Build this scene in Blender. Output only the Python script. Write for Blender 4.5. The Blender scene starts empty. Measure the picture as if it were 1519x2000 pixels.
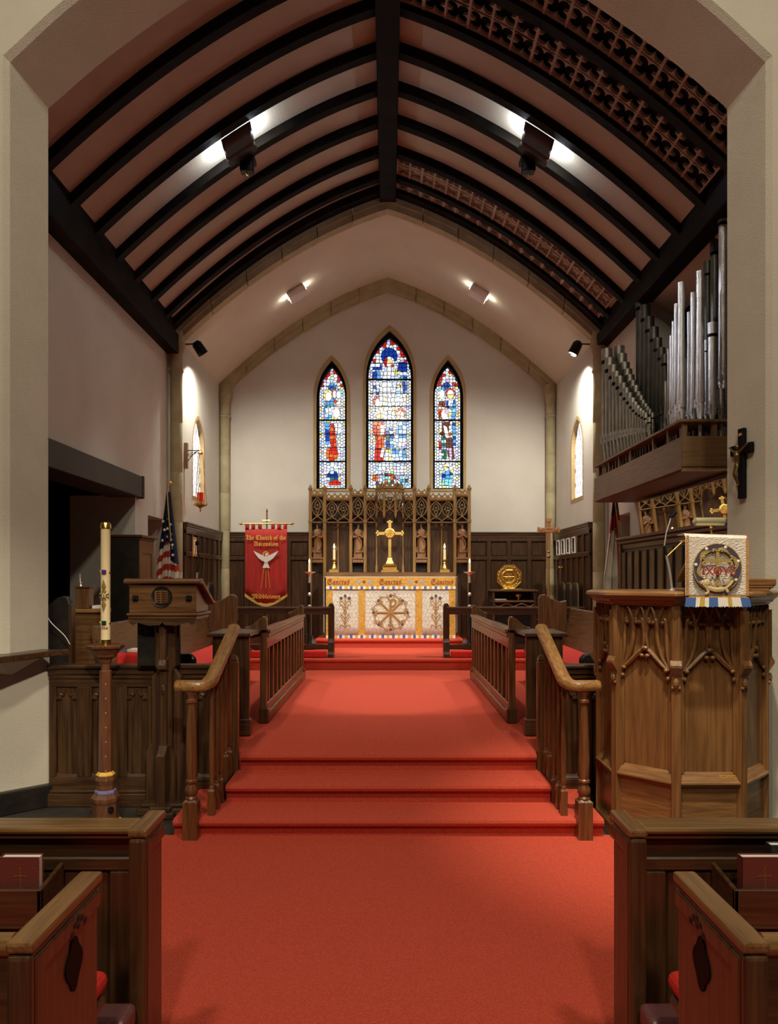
import bpy, bmesh, math, random
from mathutils import Vector, Matrix
random.seed(7)
C = bpy.context.scene.collection
SC = bpy.context.scene
pi = math.pi
# ---------------------------------------------------------------- camera
F, CX, CY, EYE = 1500.0, 757.0, 1130.0, 1.70
cd = bpy.data.cameras.new('camera'); cam = bpy.data.objects.new('camera', cd); C.objects.link(cam)
cam.location = (0, 0, EYE); cam.rotation_euler = (pi/2, 0, 0)
cd.sensor_fit = 'HORIZONTAL'; cd.sensor_width = 36.0; cd.lens = F/1519*36
cd.shift_x = (759.5-CX)/1519; cd.shift_y = (CY-1000)/1519
cd.clip_start = .05; cd.clip_end = 200
SC.camera = cam
# ---------------------------------------------------------------- light and exposure
SC.view_settings.view_transform = 'Standard'; SC.view_settings.look = 'None'
SC.view_settings.gamma = 1; SC.view_settings.use_curve_mapping = False
SC.view_settings.exposure = 0.0
w = bpy.data.worlds.new('world'); SC.world = w; w.use_nodes = True
w.node_tree.nodes['Background'].inputs[0].default_value = (1.0, .86, .70, 1)
w.node_tree.nodes['Background'].inputs[1].default_value = .07
def lamp(name, kind, loc, target, power, color=(1, .82, .6), size=.2, angle=60, blend=.4):
    l = bpy.data.lights.new(name, kind); l.energy = power; l.color = color
    if kind == 'AREA': l.shape = 'DISK'; l.size = size
    else: l.shadow_soft_size = size
    if kind == 'SPOT': l.spot_size = math.radians(angle); l.spot_blend = blend
    o = bpy.data.objects.new(name, l); C.objects.link(o); o.location = loc
    if target is not None:
        d = Vector(target)-Vector(loc); o.rotation_euler = d.to_track_quat('-Z', 'Y').to_euler()
    return o
WARM, COOL = (1, .86, .66), (.86, .92, 1.0)
# nave lights, out of view above and behind the camera
lamp('nave_spot_light', 'SPOT', (1.05, 2.3, 8.6), (1.9, 4.8, .7), 2600, WARM, .10, 24, 1.0)
lamp('nave_spot_light', 'SPOT', (.9, -1.8, 5.2), (-2.45, 5.2, .75), 1500, WARM, .12, 19, 1.0)
lamp('nave_overhead_light', 'AREA', (-2.0, .2, 8.7), (-1.6, 3.6, 0), 185, WARM, .7)
lamp('nave_overhead_light', 'AREA', (2.0, .2, 8.7), (1.6, 3.6, 0), 185, WARM, .7)
lamp('nave_overhead_light', 'AREA', (0, -5, 8.7), (0, -2, 0), 320, WARM, .7)  # unseen lamp added behind the camera as fill for the pew backs
# chancel downlights hung under the rafters
lamp('chancel_spot_light', 'SPOT', (-1.50, 8.25, 5.95), (.25, 8.9, .4), 360, (1, .92, .84), .04, 32, .3)
lamp('chancel_spot_light', 'SPOT', (1.52, 8.25, 5.95), (-.25, 8.9, .4), 360, (1, .92, .84), .04, 32, .3)
# spotlights on the sanctuary columns
lamp('sanctuary_spot_light', 'SPOT', (-2.72, 11.22, 4.98), (-1.5, 12.6, .8), 540, (1, .94, .82), .05, 150, 1.0)
lamp('sanctuary_spot_light', 'SPOT', (2.72, 11.22, 4.98), (1.5, 12.6, .8), 540, (1, .94, .82), .05, 150, 1.0)
lamp('altar_spot_light', 'SPOT', (-1.62, 8.50, 5.72), (.2, 12.9, 1.2), 640, (1, .95, .86), .04, 28, .5)
lamp('altar_spot_light', 'SPOT', (1.62, 8.50, 5.72), (-.2, 12.9, 1.2), 640, (1, .95, .86), .04, 28, .5)
for s_ in (-1, 1): lamp('choir_light', 'SPOT', (s_*1.70, 8.45, 5.68), (s_*1.85, 8.2, .4), 170, (1, .92, .80), .06, 62, .8)
# one of the chancel spots picks out the organ pipes
lamp('organ_spot_light', 'SPOT', (-1.40, 8.50, 5.76), (2.8, 7.1, 3.9), 330, COOL, .04, 17, .5)
# ---------------------------------------------------------------- helpers
WL = {}
def P(px, py, Y): return ((px-CX)/F*Y, Y, EYE-(py-CY)/F*Y)
def PX(px, Y): return (px-CX)/F*Y
def PZ(py, Y): return EYE-(py-CY)/F*Y
class MB:
    def __init__(s): s.v = []; s.f = []; s.m = []; s.M = None
    def add(s, vs, fs, mi=0):
        n = len(s.v)
        for q in vs:
            q = Vector(q)
            if s.M is not None: q = s.M @ q
            s.v.append(q)
        for f in fs: s.f.append([i+n for i in f]); s.m.append(mi)
        return s
    def box(s, x0, x1, y0, y1, z0, z1, mi=0):
        if x0 > x1: x0, x1 = x1, x0
        if y0 > y1: y0, y1 = y1, y0
        if z0 > z1: z0, z1 = z1, z0
        return s.add([(x0,y0,z0),(x1,y0,z0),(x1,y1,z0),(x0,y1,z0),(x0,y0,z1),(x1,y0,z1),(x1,y1,z1),(x0,y1,z1)],
              [(0,3,2,1),(4,5,6,7),(0,1,5,4),(1,2,6,5),(2,3,7,6),(3,0,4,7)], mi)
    def prism(s, pts, plane, a, b, mi=0):
        """polygon pts in plane ('XZ' extruded in Y, 'YZ' in X, 'XY' in Z) from a to b"""
        n = len(pts)
        def q(p, t): return {'XZ': (p[0], t, p[1]), 'YZ': (t, p[0], p[1]), 'XY': (p[0], p[1], t)}[plane]
        vs = [q(p, a) for p in pts]+[q(p, b) for p in pts]
        fs = [list(range(n))[::-1], list(range(n, 2*n))]+[(i, (i+1) % n, n+(i+1) % n, n+i) for i in range(n)]
        return s.add(vs, fs, mi)
    def frustum(s, p0, p1, mi=0):
        n = len(p0)
        return s.add(list(p0)+list(p1), [list(range(n))[::-1], list(range(n, 2*n))]+[(i, (i+1) % n, n+(i+1) % n, n+i) for i in range(n)], mi)
    def lathe(s, prof, c=(0, 0, 0), n=16, rot=0, sx=1, sy=1, mi=0):
        vs = []; fs = []; k = len(prof)
        for r, z in prof:
            for i in range(n):
                a = 2*pi*i/n+rot; vs.append((c[0]+r*sx*math.cos(a), c[1]+r*sy*math.sin(a), c[2]+z))
        for j in range(k-1):
            for i in range(n): fs.append((j*n+i, j*n+(i+1) % n, (j+1)*n+(i+1) % n, (j+1)*n+i))
        fs.append(list(range(n))[::-1]); fs.append([(k-1)*n+i for i in range(n)])
        return s.add(vs, fs, mi)
    def tube(s, path, r, n=6, closed=False, mi=0, flat=None):
        pts = [Vector(p) for p in path]; k = len(pts); vs = []; fs = []
        rr = r if isinstance(r, (list, tuple)) else [r]*k
        up = Vector((0, 0, 1)); prev = None
        for j, p in enumerate(pts):
            if closed: t = pts[(j+1) % k]-pts[j-1]
            else: t = pts[min(j+1, k-1)]-pts[max(j-1, 0)]
            if t.length < 1e-9: t = Vector((0, 0, 1))
            t.normalize()
            if prev is None:
                u = t.cross(up)
                if u.length < 1e-3: u = t.cross(Vector((1, 0, 0)))
            else: u = prev-t*prev.dot(t)
            if u.length < 1e-6: u = t.cross(Vector((1, .3, 0)))
            u.normalize(); prev = u; v = t.cross(u)
            for i in range(n):
                a = 2*pi*i/n; d = u*math.cos(a)*rr[j]+v*math.sin(a)*rr[j]
                if flat: d = Vector((d.x*flat[0], d.y*flat[1], d.z*flat[2]))
                vs.append(p+d)
        K = k if closed else k-1
        for j in range(K):
            a = j*n; b = ((j+1) % k)*n
            for i in range(n): fs.append((a+i, a+(i+1) % n, b+(i+1) % n, b+i))
        if not closed: fs.append(list(range(n))[::-1]); fs.append([(k-1)*n+i for i in range(n)])
        return s.add(vs, fs, mi)
    def ball(s, c, r, n=10, m=6, mi=0):
        rx, ry, rz = r if isinstance(r, (tuple, list)) else (r, r, r)
        vs = [(c[0], c[1], c[2]-rz)]; fs = []
        for j in range(1, m):
            t = -pi/2+pi*j/m
            for i in range(n):
                a = 2*pi*i/n; vs.append((c[0]+rx*math.cos(t)*math.cos(a), c[1]+ry*math.cos(t)*math.sin(a), c[2]+rz*math.sin(t)))
        vs.append((c[0], c[1], c[2]+rz)); L = len(vs)-1
        for i in range(n): fs.append((0, 1+(i+1) % n, 1+i)); fs.append((L, L-n+i, L-n+(i+1) % n))
        for j in range(m-2):
            for i in range(n): fs.append((1+j*n+i, 1+j*n+(i+1) % n, 1+(j+1)*n+(i+1) % n, 1+(j+1)*n+i))
        return s.add(vs, fs, mi)
    def strip(s, A, B, mi=0):
        n = len(A); return s.add(list(A)+list(B), [(i, i+1, n+i+1, n+i) for i in range(n-1)], mi)
    def grid(s, fn, nu, nv, mi=None):
        vs = [fn(i/nu, j/nv) for j in range(nv+1) for i in range(nu+1)]
        n0 = len(s.v); s.add(vs, [])
        for j in range(nv):
            for i in range(nu):
                a = n0+j*(nu+1)+i; s.f.append([a, a+1, a+nu+2, a+nu+1]); s.m.append(mi((i+.5)/nu, (j+.5)/nv) if mi else 0)
        return s
    def mesh(s, name, org=(0, 0, 0)):
        me = bpy.data.meshes.new(name); o = Vector(org)
        me.from_pydata([v-o for v in s.v], [], s.f)
        for p, k in zip(me.polygons, s.m): p.material_index = k
        return me
def fixnormals(me):
    bm = bmesh.new(); bm.from_mesh(me); bmesh.ops.recalc_face_normals(bm, faces=bm.faces); bm.to_mesh(me); bm.free()
def obj(name, mb, mat, parent=None, smooth=False, bevel=0, seg=1, remesh=0, sub=0, solid=0, weld=False):
    org = WL.get(parent.name, Vector()) if parent else Vector()
    me = mb.mesh(name, org) if isinstance(mb, MB) else mb
    if isinstance(mb, MB): fixnormals(me)
    for m in (mat if isinstance(mat, (list, tuple)) else [mat]): me.materials.append(m)
    o = bpy.data.objects.new(name, me); C.objects.link(o)
    if smooth:
        me.polygons.foreach_set('use_smooth', [True]*len(me.polygons)); 
        if not remesh: 
            try: me.set_sharp_from_angle(angle=math.radians(40))
            except Exception: pass
    if parent: o.parent = parent; WL[o.name] = org
    if solid: m = o.modifiers.new('s', 'SOLIDIFY'); m.thickness = solid; m.offset = 0
    if remesh: m = o.modifiers.new('r', 'REMESH'); m.mode = 'VOXEL'; m.voxel_size = remesh; m.use_smooth_shade = True
    if sub: m = o.modifiers.new('u', 'SUBSURF'); m.levels = m.render_levels = sub
    if bevel:
        m = o.modifiers.new('b', 'BEVEL'); m.width = bevel; m.segments = seg; m.limit_method = 'ANGLE'; m.angle_limit = math.radians(40)
    return o
def tag(o, label, cat, group=None, kind=None):
    o['label'] = label; o['category'] = cat
    if group: o['group'] = group
    if kind: o['kind'] = kind
    return o
def thing(name, label, cat, loc=(0, 0, 0), group=None):
    o = bpy.data.objects.new(name, None); o.empty_display_size = .1; C.objects.link(o); o.location = loc
    WL[o.name] = Vector(loc); return tag(o, label, cat, group)
def struct(name, mb, mat, **k):
    o = obj(name, mb, mat, **k); o['kind'] = 'structure'; return o
def inst(name, me, M, parent):
    o = bpy.data.objects.new(name, me); C.objects.link(o); o.parent = parent
    o.matrix_local = Matrix.Translation(-WL.get(parent.name, Vector())) @ M; WL[o.name] = Vector(); return o
def copytree(o, parent=None):
    c = o.copy(); C.objects.link(c)
    if parent: c.parent = parent
    for ch in list(o.children): copytree(ch, c)
    return c
def shape(outer, holes=(), depth=.02, res=1):
    """flat plate with holes in XY, extruded +-depth/2 in Z -> mesh"""
    cu = bpy.data.curves.new('sh', 'CURVE'); cu.dimensions = '2D'; cu.fill_mode = 'BOTH'; cu.extrude = depth/2
    for pts in [outer]+list(holes):
        sp = cu.splines.new('POLY'); sp.points.add(len(pts)-1); sp.use_cyclic_u = True
        for q, p in zip(sp.points, pts): q.co = (p[0], p[1], 0, 1)
    o = bpy.data.objects.new('sh', cu); C.objects.link(o)
    me = bpy.data.meshes.new_from_object(o.evaluated_get(bpy.context.evaluated_depsgraph_get()))
    bpy.data.objects.remove(o); bpy.data.curves.remove(cu); return me
def addmesh(mb, me, M, mi=0):
    keep = mb.M; mb.M = M if keep is None else keep @ M
    mb.add([v.co for v in me.vertices], [list(p.vertices) for p in me.polygons], mi); mb.M = keep
XZ = Matrix(((1, 0, 0, 0), (0, 0, -1, 0), (0, 1, 0, 0), (0, 0, 0, 1)))       # XY plate -> upright, facing -Y
YZL = Matrix(((0, 0, 1, 0), (1, 0, 0, 0), (0, 1, 0, 0), (0, 0, 0, 1)))       # XY plate -> in the YZ plane
def text_mesh(body, size, w=None, extrude=.001, bold=0):
    cu = bpy.data.curves.new('t', 'FONT'); cu.body = body; cu.size = size; cu.extrude = extrude; cu.align_x = 'CENTER'; cu.resolution_u = 2; cu.offset = bold
    o = bpy.data.objects.new('t', cu); C.objects.link(o)
    me = bpy.data.meshes.new_from_object(o.evaluated_get(bpy.context.evaluated_depsgraph_get()))
    bpy.data.objects.remove(o); bpy.data.curves.remove(cu)
    if w:
        xs = [v.co.x for v in me.vertices]; k = w/(max(xs)-min(xs)); m = (max(xs)+min(xs))/2
        for v in me.vertices: v.co.x = (v.co.x-m)*k
    return me
def lancet(w, h, spring, n=10, x0=0, z0=0):
    """pointed arch outline, width w, total height h, springing height; counter-clockwise from lower left"""
    a = w/2; rise = h-spring
    R = (a*a+rise*rise)/(2*a); cx = R-a
    right = []
    t1 = math.atan2(rise, cx)
    for i in range(n+1):
        t = t1*i/n; right.append((-cx+R*math.cos(t), spring+R*math.sin(t)))
    left = [(-x, z) for x, z in right[:-1]][::-1]
    pts = [(-a, 0), (a, 0)]+right+left
    return [(x+x0, z+z0) for x, z in pts]
def circ(r, n=20, x=0, y=0, a0=0): return [(x+r*math.cos(a0+2*pi*i/n), y+r*math.sin(a0+2*pi*i/n)) for i in range(n)]
# ---------------------------------------------------------------- materials
def mat(name, col, rough=.6, metal=0, emit=0, bump=0, bscale=40, col2=None, cscale=8, stretch=None, coat=0, detail=4, spec=None, ramp=(.35, .65)):
    m = bpy.data.materials.new(name); m.use_nodes = True; nt = m.node_tree; N = nt.nodes; L = nt.links
    b = N['Principled BSDF']; b.inputs['Base Color'].default_value = (*col, 1); b.inputs['Roughness'].default_value = rough
    b.inputs['Metallic'].default_value = metal
    if spec is not None: b.inputs['Specular IOR Level'].default_value = spec
    if coat: b.inputs['Coat Weight'].default_value = coat; b.inputs['Coat Roughness'].default_value = .15
    if emit: b.inputs['Emission Color'].default_value = (*col, 1); b.inputs['Emission Strength'].default_value = emit
    if col2 or bump:
        tc = N.new('ShaderNodeTexCoord'); mp = N.new('ShaderNodeMapping'); L.new(tc.outputs['Object'], mp.inputs[0])
        if stretch: mp.inputs['Scale'].default_value = stretch
    if col2:
        nz = N.new('ShaderNodeTexNoise'); nz.inputs['Scale'].default_value = cscale; nz.inputs['Detail'].default_value = detail; L.new(mp.outputs[0], nz.inputs[0])
        cr = N.new('ShaderNodeValToRGB'); cr.color_ramp.elements[0].position = ramp[0]; cr.color_ramp.elements[1].position = ramp[1]
        cr.color_ramp.elements[0].color = (*col, 1); cr.color_ramp.elements[1].color = (*col2, 1)
        L.new(nz.outputs[0], cr.inputs[0]); L.new(cr.outputs[0], b.inputs['Base Color'])
    if bump:
        n2 = N.new('ShaderNodeTexNoise'); n2.inputs['Scale'].default_value = bscale; n2.inputs['Detail'].default_value = 3; L.new(mp.outputs[0], n2.inputs[0])
        bp = N.new('ShaderNodeBump'); bp.inputs['Strength'].default_value = bump; bp.inputs['Distance'].default_value = .01
        L.new(n2.outputs[0], bp.inputs['Height']); L.new(bp.outputs[0], b.inputs['Normal'])
    return m
def wood(name, a, b, axis='z', rough=.38, coat=.25):
    st = {'x': (2, 30, 30), 'y': (30, 2, 30), 'z': (30, 30, 2)}[axis]
    return mat(name, a, rough, 0, 0, .25, 3, b, 1.6, st, coat, 6)
DK = ((.036, .016, .0065), (.085, .040, .015)); MD = ((.085, .037, .012), (.175, .082, .028)); LT = ((.20, .095, .030), (.36, .19, .062))
wdz = wood('dark oak upright', *DK, 'z'); wdx = wood('dark oak across', *DK, 'x'); wdy = wood('dark oak lengthwise', *DK, 'y')
wmz = wood('oak upright', *MD, 'z'); wmx = wood('oak across', *MD, 'x'); wmy = wood('oak lengthwise', *MD, 'y')
wlz = wood('light oak upright', *LT, 'z'); wlx = wood('light oak across', *LT, 'x'); wly = wood('light oak lengthwise', *LT, 'y')
wrd = wood('carved limewood', (.16, .07, .025), (.27, .13, .05), 'z', .5, .1)
wre = wood('reredos oak', (.17, .088, .022), (.31, .17, .05), 'z', .42, .2)
wbk = mat('black stained oak', (.006, .005, .004), .45, 0, 0, .3, 6, (.016, .012, .008), 3, (3, 3, 3), .1)
wbeam = mat('dark brown beam', (.030, .024, .014), .6, 0, 0, .3, 8, (.045, .036, .022), 3)
plaster = mat('off white plaster', (.62, .595, .52), .85, 0, 0, .35, 90, (.66, .635, .56), 2)
plasterr = mat('rough stucco', (.58, .55, .45), .9, 0, 0, .55, 170, (.63, .58, .485), 3)
vaultp = mat('vault plaster', (.63, .58, .47), .9, 0, 0, .2, 60, (.67, .62, .51), 2)
ceilp = mat('rose ceiling plaster', (.50, .475, .375), .9, 0, 0, .3, 80, (.55, .515, .41), 3)
stone = mat('pitted limestone', (.36, .315, .175), .8, 0, 0, .5, 50, (.44, .385, .225), 5)
stoney = mat('ochre limestone', (.42, .29, .12), .8, 0, 0, .3, 50, (.48, .34, .16), 5)
carpet = mat('red carpet', (.52, .072, .040), .95, 0, 0, .6, 260, (.66, .104, .062), 140, None, 0, 2, .1)
redfab = mat('red cushion cloth', (.62, .022, .014), .85, 0, 0, .3, 200, (.7, .03, .02), 60)
slate = mat('dark slate floor', (.030, .027, .024), .5, 0, 0, .2, 12, (.05, .046, .04), 3)
brass = mat('polished brass', (.80, .55, .16), .25, 1, 0, .1, 60)
gilt = mat('gilded brass', (.86, .60, .17), .34, 1, 0, .3, 90)
ironm = mat('black iron', (.012, .012, .012), .4, .6)
silverm = mat('silver plate', (.75, .74, .72), .38, .8)
black = mat('black paint', (.004, .004, .004), .6, spec=.12)
dimroom = mat('unlit room shade', (.018, .017, .015), .9)  # near-black colour stands in for the side rooms being unlit
white = mat('white linen', (.82, .80, .76), .85, 0, 0, .2, 80)
paper = mat('paper', (.85, .82, .76), .8)
cream = mat('cream wax', (.80, .66, .36), .5, 0, 0, 0, 40, (.84, .70, .42), 4); cream.node_tree.nodes['Principled BSDF'].inputs['Subsurface Weight'].default_value = .15
flame = mat('candle flame', (1.0, .62, .16), .5, 0, 30)
lamplit = mat('lit lamp glass', (1.0, .88, .66), .5, 0, 14)
lampcool = mat('lit flood lamp', (.90, .94, 1.0), .5, 0, 25)
# ================================================================ STRUCTURE
R1, R2, R3, RS, RP = 5.04, 5.39, 5.76, 11.04, 12.74
T1, T2, CH, SA, PR = .13, .26, .39, .55, .70
floor = struct('floor', MB().box(-7, 7, -11, 5.9, -.2, 0), slate)
# the nave around the camera
struct('wall_back', MB().box(-7.2, 7.2, -11.2, -11, 0, 9), wbeam)
for s_ in (-1, 1): struct('wall_side', MB().box(s_*7, s_*7.2, -11.2, 5.33, 0, 9), wbeam)
struct('ceiling_nave', MB().box(-7.2, 7.2, -11.2, 5.8, 9, 9.2), wbeam)
obj('carpet', MB().box(-1.5, 1.5, -10, R1+.02, 0, .012), carpet, floor)
def steprof(yf, h0, h, yb):
    return [(yf, h0), (yf, h-.05), (yf-.034, h-.043), (yf-.041, h-.024), (yf-.034, h-.007), (yf-.015, h), (yb, h), (yb, h0)]
obj('step', MB().prism(steprof(R1, 0, T1, 5.78), 'YZ', -1.40, 1.41), carpet, floor, smooth=True)
obj('step', MB().prism(steprof(R2, T1, T2, 5.80), 'YZ', -1.13, 1.14), carpet, floor, smooth=True)
obj('step', MB().prism(steprof(R3, T2, CH, 6.3), 'YZ', -1.10, 1.11), carpet, floor, smooth=True)
obj('chancel_floor', MB().box(-3.4, 3.4, 5.82, 14, .0, CH-.004), carpet, floor)
obj('step', MB().prism(steprof(RS, CH-.004, SA, 14), 'YZ', -3.0, 3.0), carpet, floor, smooth=True)
obj('predella', MB().prism(steprof(RP, SA, PR, 13.6), 'YZ', -1.19, 1.24), carpet, floor, smooth=True)
def prof(x): return 7.08-.3074*abs(x)-.1098*x*x
def prof2(x): return prof(x)-.12
# chancel arch wall
FA = [(0, 6.98), (.75, 6.62), (1.5, 6.18), (2.15, 5.75), (2.64, 5.31)]
BA = [(0, 6.85), (.75, 6.5), (1.49, 6.05), (2.10, 5.615), (2.55, 5.23)]
def dens(A, k=6):
    xs = [p[0] for p in A]; zs = [p[1] for p in A]; out = []
    for i in range(len(A)-1):
        for j in range(k):
            t = j/k; p0 = A[max(i-1, 0)] if i else (-A[1][0], A[1][1]); p1 = A[i]; p2 = A[i+1]; p3 = A[i+2] if i+2 < len(A) else (2*p2[0]-p1[0], 2*p2[1]-p1[1])
            if i == 0: p0 = (2*p1[0]-p2[0], 2*p1[1]-p2[1])
            out.append(tuple(.5*((2*p1[q])+(-p0[q]+p2[q])*t+(2*p0[q]-5*p1[q]+4*p2[q]-p3[q])*t*t+(-p0[q]+3*p1[q]-3*p2[q]+p3[q])*t**3) for q in (0, 1)))
    return out+[A[-1]]
FA, BA = dens(FA), dens(BA)
m = MB()
for s in (-1, 1):
    z0 = 1.16 if s < 0 else 0
    f = [(s*x, 5.37, z) for x, z in FA]+[(s*2.64, 5.37, z0)]; b = [(s*x, 5.77, z) for x, z in BA]+[(s*2.55, 5.77, z0)]
    fc = [(s*(x+.03), 5.33, z+.02) for x, z in FA]+[(s*2.67, 5.33, z0)]
    m.strip(f, b); m.strip(f, fc)
    m.strip(fc[:-1], [(p[0], 5.33, 9) for p in fc[:-1]]); m.strip(b[:-1], [(p[0], 5.77, 9) for p in b[:-1]])
    m.add([(s*2.67, 5.33, z0), (s*7, 5.33, z0), (s*7, 5.33, 9), (s*2.67, 5.33, 9)], [(0, 1, 2, 3)])
    m.add([(s*2.55, 5.77, z0), (s*7, 5.77, z0), (s*7, 5.77, 9), (s*2.55, 5.77, 9)], [(0, 1, 2, 3)])
wn = struct('wall_near', m, plasterr)
wn2 = obj('splayed_base', MB().prism([(-2.54, 5.77), (-3.7, 4.61), (-7, 4.61), (-7, 5.77)], 'XY', 0, 1.15), plasterr, wn)
obj('sill', MB().prism([(-2.58, 5.10), (-2.45, 5.50), (-2.36, 5.66), (-2.36, 5.69), (-3.6, 5.69), (-3.6, 4.6), (-2.9, 4.7)], 'XY', 1.135, 1.178), wdx, wn, bevel=.006)
obj('corbel', MB().add([(-2.62, 5.13, 1.135), (-2.50, 5.58, 1.135), (-2.73, 5.57, 1.0), (-3.2, 5.08, 1.135)], [(0, 1, 2), (0, 2, 3), (1, 3, 2), (0, 3, 1)]), plasterr, wn)
d = .03/math.sqrt(2)
struct('baseboard_left', MB().prism([(-2.52+d, 5.75-d), (-3.72+d, 4.55-d), (-3.74, 4.60), (-2.54, 5.80)], 'XY', 0, .165), wbk, bevel=.008)
# side walls of the chancel
wl = MB()
def yzwall(m, X0, X1, y0, y1, z0, z1): m.box(X0, X1, y0, y1, z0, z1)
for a in [(5.77, 10.85, 2.72, 5.4), (5.77, 5.9, 0, 2.72), (9.43, 9.93, 0, 2.72), (9.93, 10.70, 2.52, 2.72), (10.70, 10.9, 0, 2.72)]:
    yzwall(wl, -3.45, -3.10, *a)
wall_left = struct('wall_left', wl, plaster)
obj('lintel', MB().box(-3.44, -3.03, 5.5, 9.53, 2.70, 2.96).box(-3.44, -3.02, 9.50, 9.55, 2.69, 2.97), wbeam, wall_left, bevel=.006)
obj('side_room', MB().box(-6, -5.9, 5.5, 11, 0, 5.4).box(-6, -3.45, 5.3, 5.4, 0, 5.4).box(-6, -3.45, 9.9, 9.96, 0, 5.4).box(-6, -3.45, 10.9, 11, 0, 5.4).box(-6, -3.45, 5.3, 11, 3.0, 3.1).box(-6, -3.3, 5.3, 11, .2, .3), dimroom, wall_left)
obj('recess_pier', MB().box(-3.9, -3.45, 9.43, 9.7, .3, 2.72), plaster, wall_left)
wr = MB()
for a in [(5.77, 9.1, 0, 3.0), (9.1, 9.83, 0, 5.4), (5.77, 6.1, 3.0, 5.4), (9.83, 10.4, 2.55, 5.4), (10.4, 10.9, 0, 5.4), (6.1, 9.1, 4.98, 5.4)]:
    yzwall(wr, 3.10, 3.4, *a)
wall_right = struct('wall_right', wr, plaster)
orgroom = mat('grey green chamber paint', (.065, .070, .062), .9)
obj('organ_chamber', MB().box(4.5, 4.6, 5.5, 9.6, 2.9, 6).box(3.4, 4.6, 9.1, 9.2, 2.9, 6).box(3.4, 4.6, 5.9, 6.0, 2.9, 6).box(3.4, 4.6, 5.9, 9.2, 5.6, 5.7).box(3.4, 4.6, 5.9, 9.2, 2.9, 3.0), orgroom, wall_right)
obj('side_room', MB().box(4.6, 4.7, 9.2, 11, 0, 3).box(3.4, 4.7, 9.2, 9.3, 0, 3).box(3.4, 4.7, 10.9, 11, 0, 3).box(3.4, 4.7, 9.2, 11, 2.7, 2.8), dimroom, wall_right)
obj('chamber_soffit', MB().add([(3.10, 6.1, 5.0), (3.1, 9.1, 5.0), (3.42, 9.1, 4.80), (3.42, 6.1, 4.80)], [(0, 1, 2, 3)]), ceilp, wall_right)
# sanctuary side walls with a lancet each
def sidewin(s, yc, z0, w_, h_, spr):
    X = s*2.95
    wallp = [(10.85, .3), (13.62, .3), (13.62, 5.3), (10.85, 5.3)]
    hole = lancet(w_+.10, h_+.12, spr+.05, 10, yc, z0-.06)
    me = shape(wallp, [hole], .30)
    mb = MB(); addmesh(mb, me, Matrix.Translation((X+s*.15, 0, 0)) @ YZL); return mb, hole
mbL, holeL = sidewin(-1, 11.98, 2.96, .70, 1.22, .78); mbR, holeR = sidewin(1, 11.98, 2.96, .70, 1.22, .78)
o = obj('sanctuary_wall', mbL, plaster, wall_left); o = obj('sanctuary_wall', mbR, plaster, wall_right)
# ---------------------------------------------------------------- polygon tools for leaded glass
def clip(poly, a, b, c):
    """keep a*x+b*y<=c"""
    out = []
    n = len(poly)
    for i in range(n):
        p, q = poly[i], poly[(i+1) % n]; dp = a*p[0]+b*p[1]-c; dq = a*q[0]+b*q[1]-c
        if dp <= 0: out.append(p)
        if dp*dq < 0:
            t = dp/(dp-dq); out.append((p[0]+(q[0]-p[0])*t, p[1]+(q[1]-p[1])*t))
    return out
def clipconv(poly, conv):
    n = len(conv)
    for i in range(n):
        p, q = conv[i], conv[(i+1) % n]
        ex, ey = q[0]-p[0], q[1]-p[1]
        poly = clip(poly, ey, -ex, ey*p[0]-ex*p[1])
        if len(poly) < 3: return []
    return poly
def inset(poly, d):
    n = len(poly); A = sum(poly[i][0]*poly[(i+1) % n][1]-poly[(i+1) % n][0]*poly[i][1] for i in range(n))
    if A < 0: poly = poly[::-1]
    out = poly
    for i in range(n):
        p, q = poly[i], poly[(i+1) % n]; ex, ey = q[0]-p[0], q[1]-p[1]; l = math.hypot(ex, ey)
        if l < 1e-7: continue
        nx, ny = ey/l, -ex/l
        out = clip(out, nx, ny, nx*p[0]+ny*p[1]-d)
        if len(out) < 3: return []
    return out
def area(p): return abs(sum(p[i][0]*p[(i+1) % len(p)][1]-p[(i+1) % len(p)][0]*p[i][1] for i in range(len(p))))/2
def voronoi(seeds, conv):
    cells = []
    for i, s in enumerate(seeds):
        c = conv
        near = sorted(range(len(seeds)), key=lambda j: (seeds[j][0]-s[0])**2+(seeds[j][1]-s[1])**2)[1:22]
        for j in near:
            t = seeds[j]; a, b = t[0]-s[0], t[1]-s[1]
            c = clip(c, a, b, (t[0]**2+t[1]**2-s[0]**2-s[1]**2)/2)
            if len(c) < 3: break
        if len(c) >= 3: cells.append((i, c))
    return cells
lead = mat('lead came', (.012, .012, .011), .6)
def glassmat(n, col, e=1.0): return mat('glass '+n, col, .15, 0, e)
GL = {'w': ('pale', (.82, .90, 1.0), 1.12), 'b': ('ice blue', (.48, .68, 1.0), 1.1), 'y': ('yellow', (.95, .78, .25), 1.0), 'r': ('ruby', (.62, .025, .015), .8),
      'o': ('orange', (.72, .16, .03), .8), 'B': ('cobalt', (.008, .055, .42), .75), 'c': ('sky', (.10, .38, .80), .85), 'p': ('flesh', (.92, .80, .72), 1.1),
      'g': ('green', (.03, .16, .10), .8), 'k': ('brown', (.17, .055, .04), .7), 't': ('turquoise', (.25, .72, .80), .9), 'm': ('mauve', (.65, .50, .80), .9)}
GM = {k: glassmat(*v) for k, v in GL.items()}
# ================================================================ the three stained glass windows of the far wall
YF = 13.60
KF = YF/F
def fp(px, py): return ((px-CX)*KF, EYE-(py-CY)*KF)
holes = []; wins = []
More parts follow.
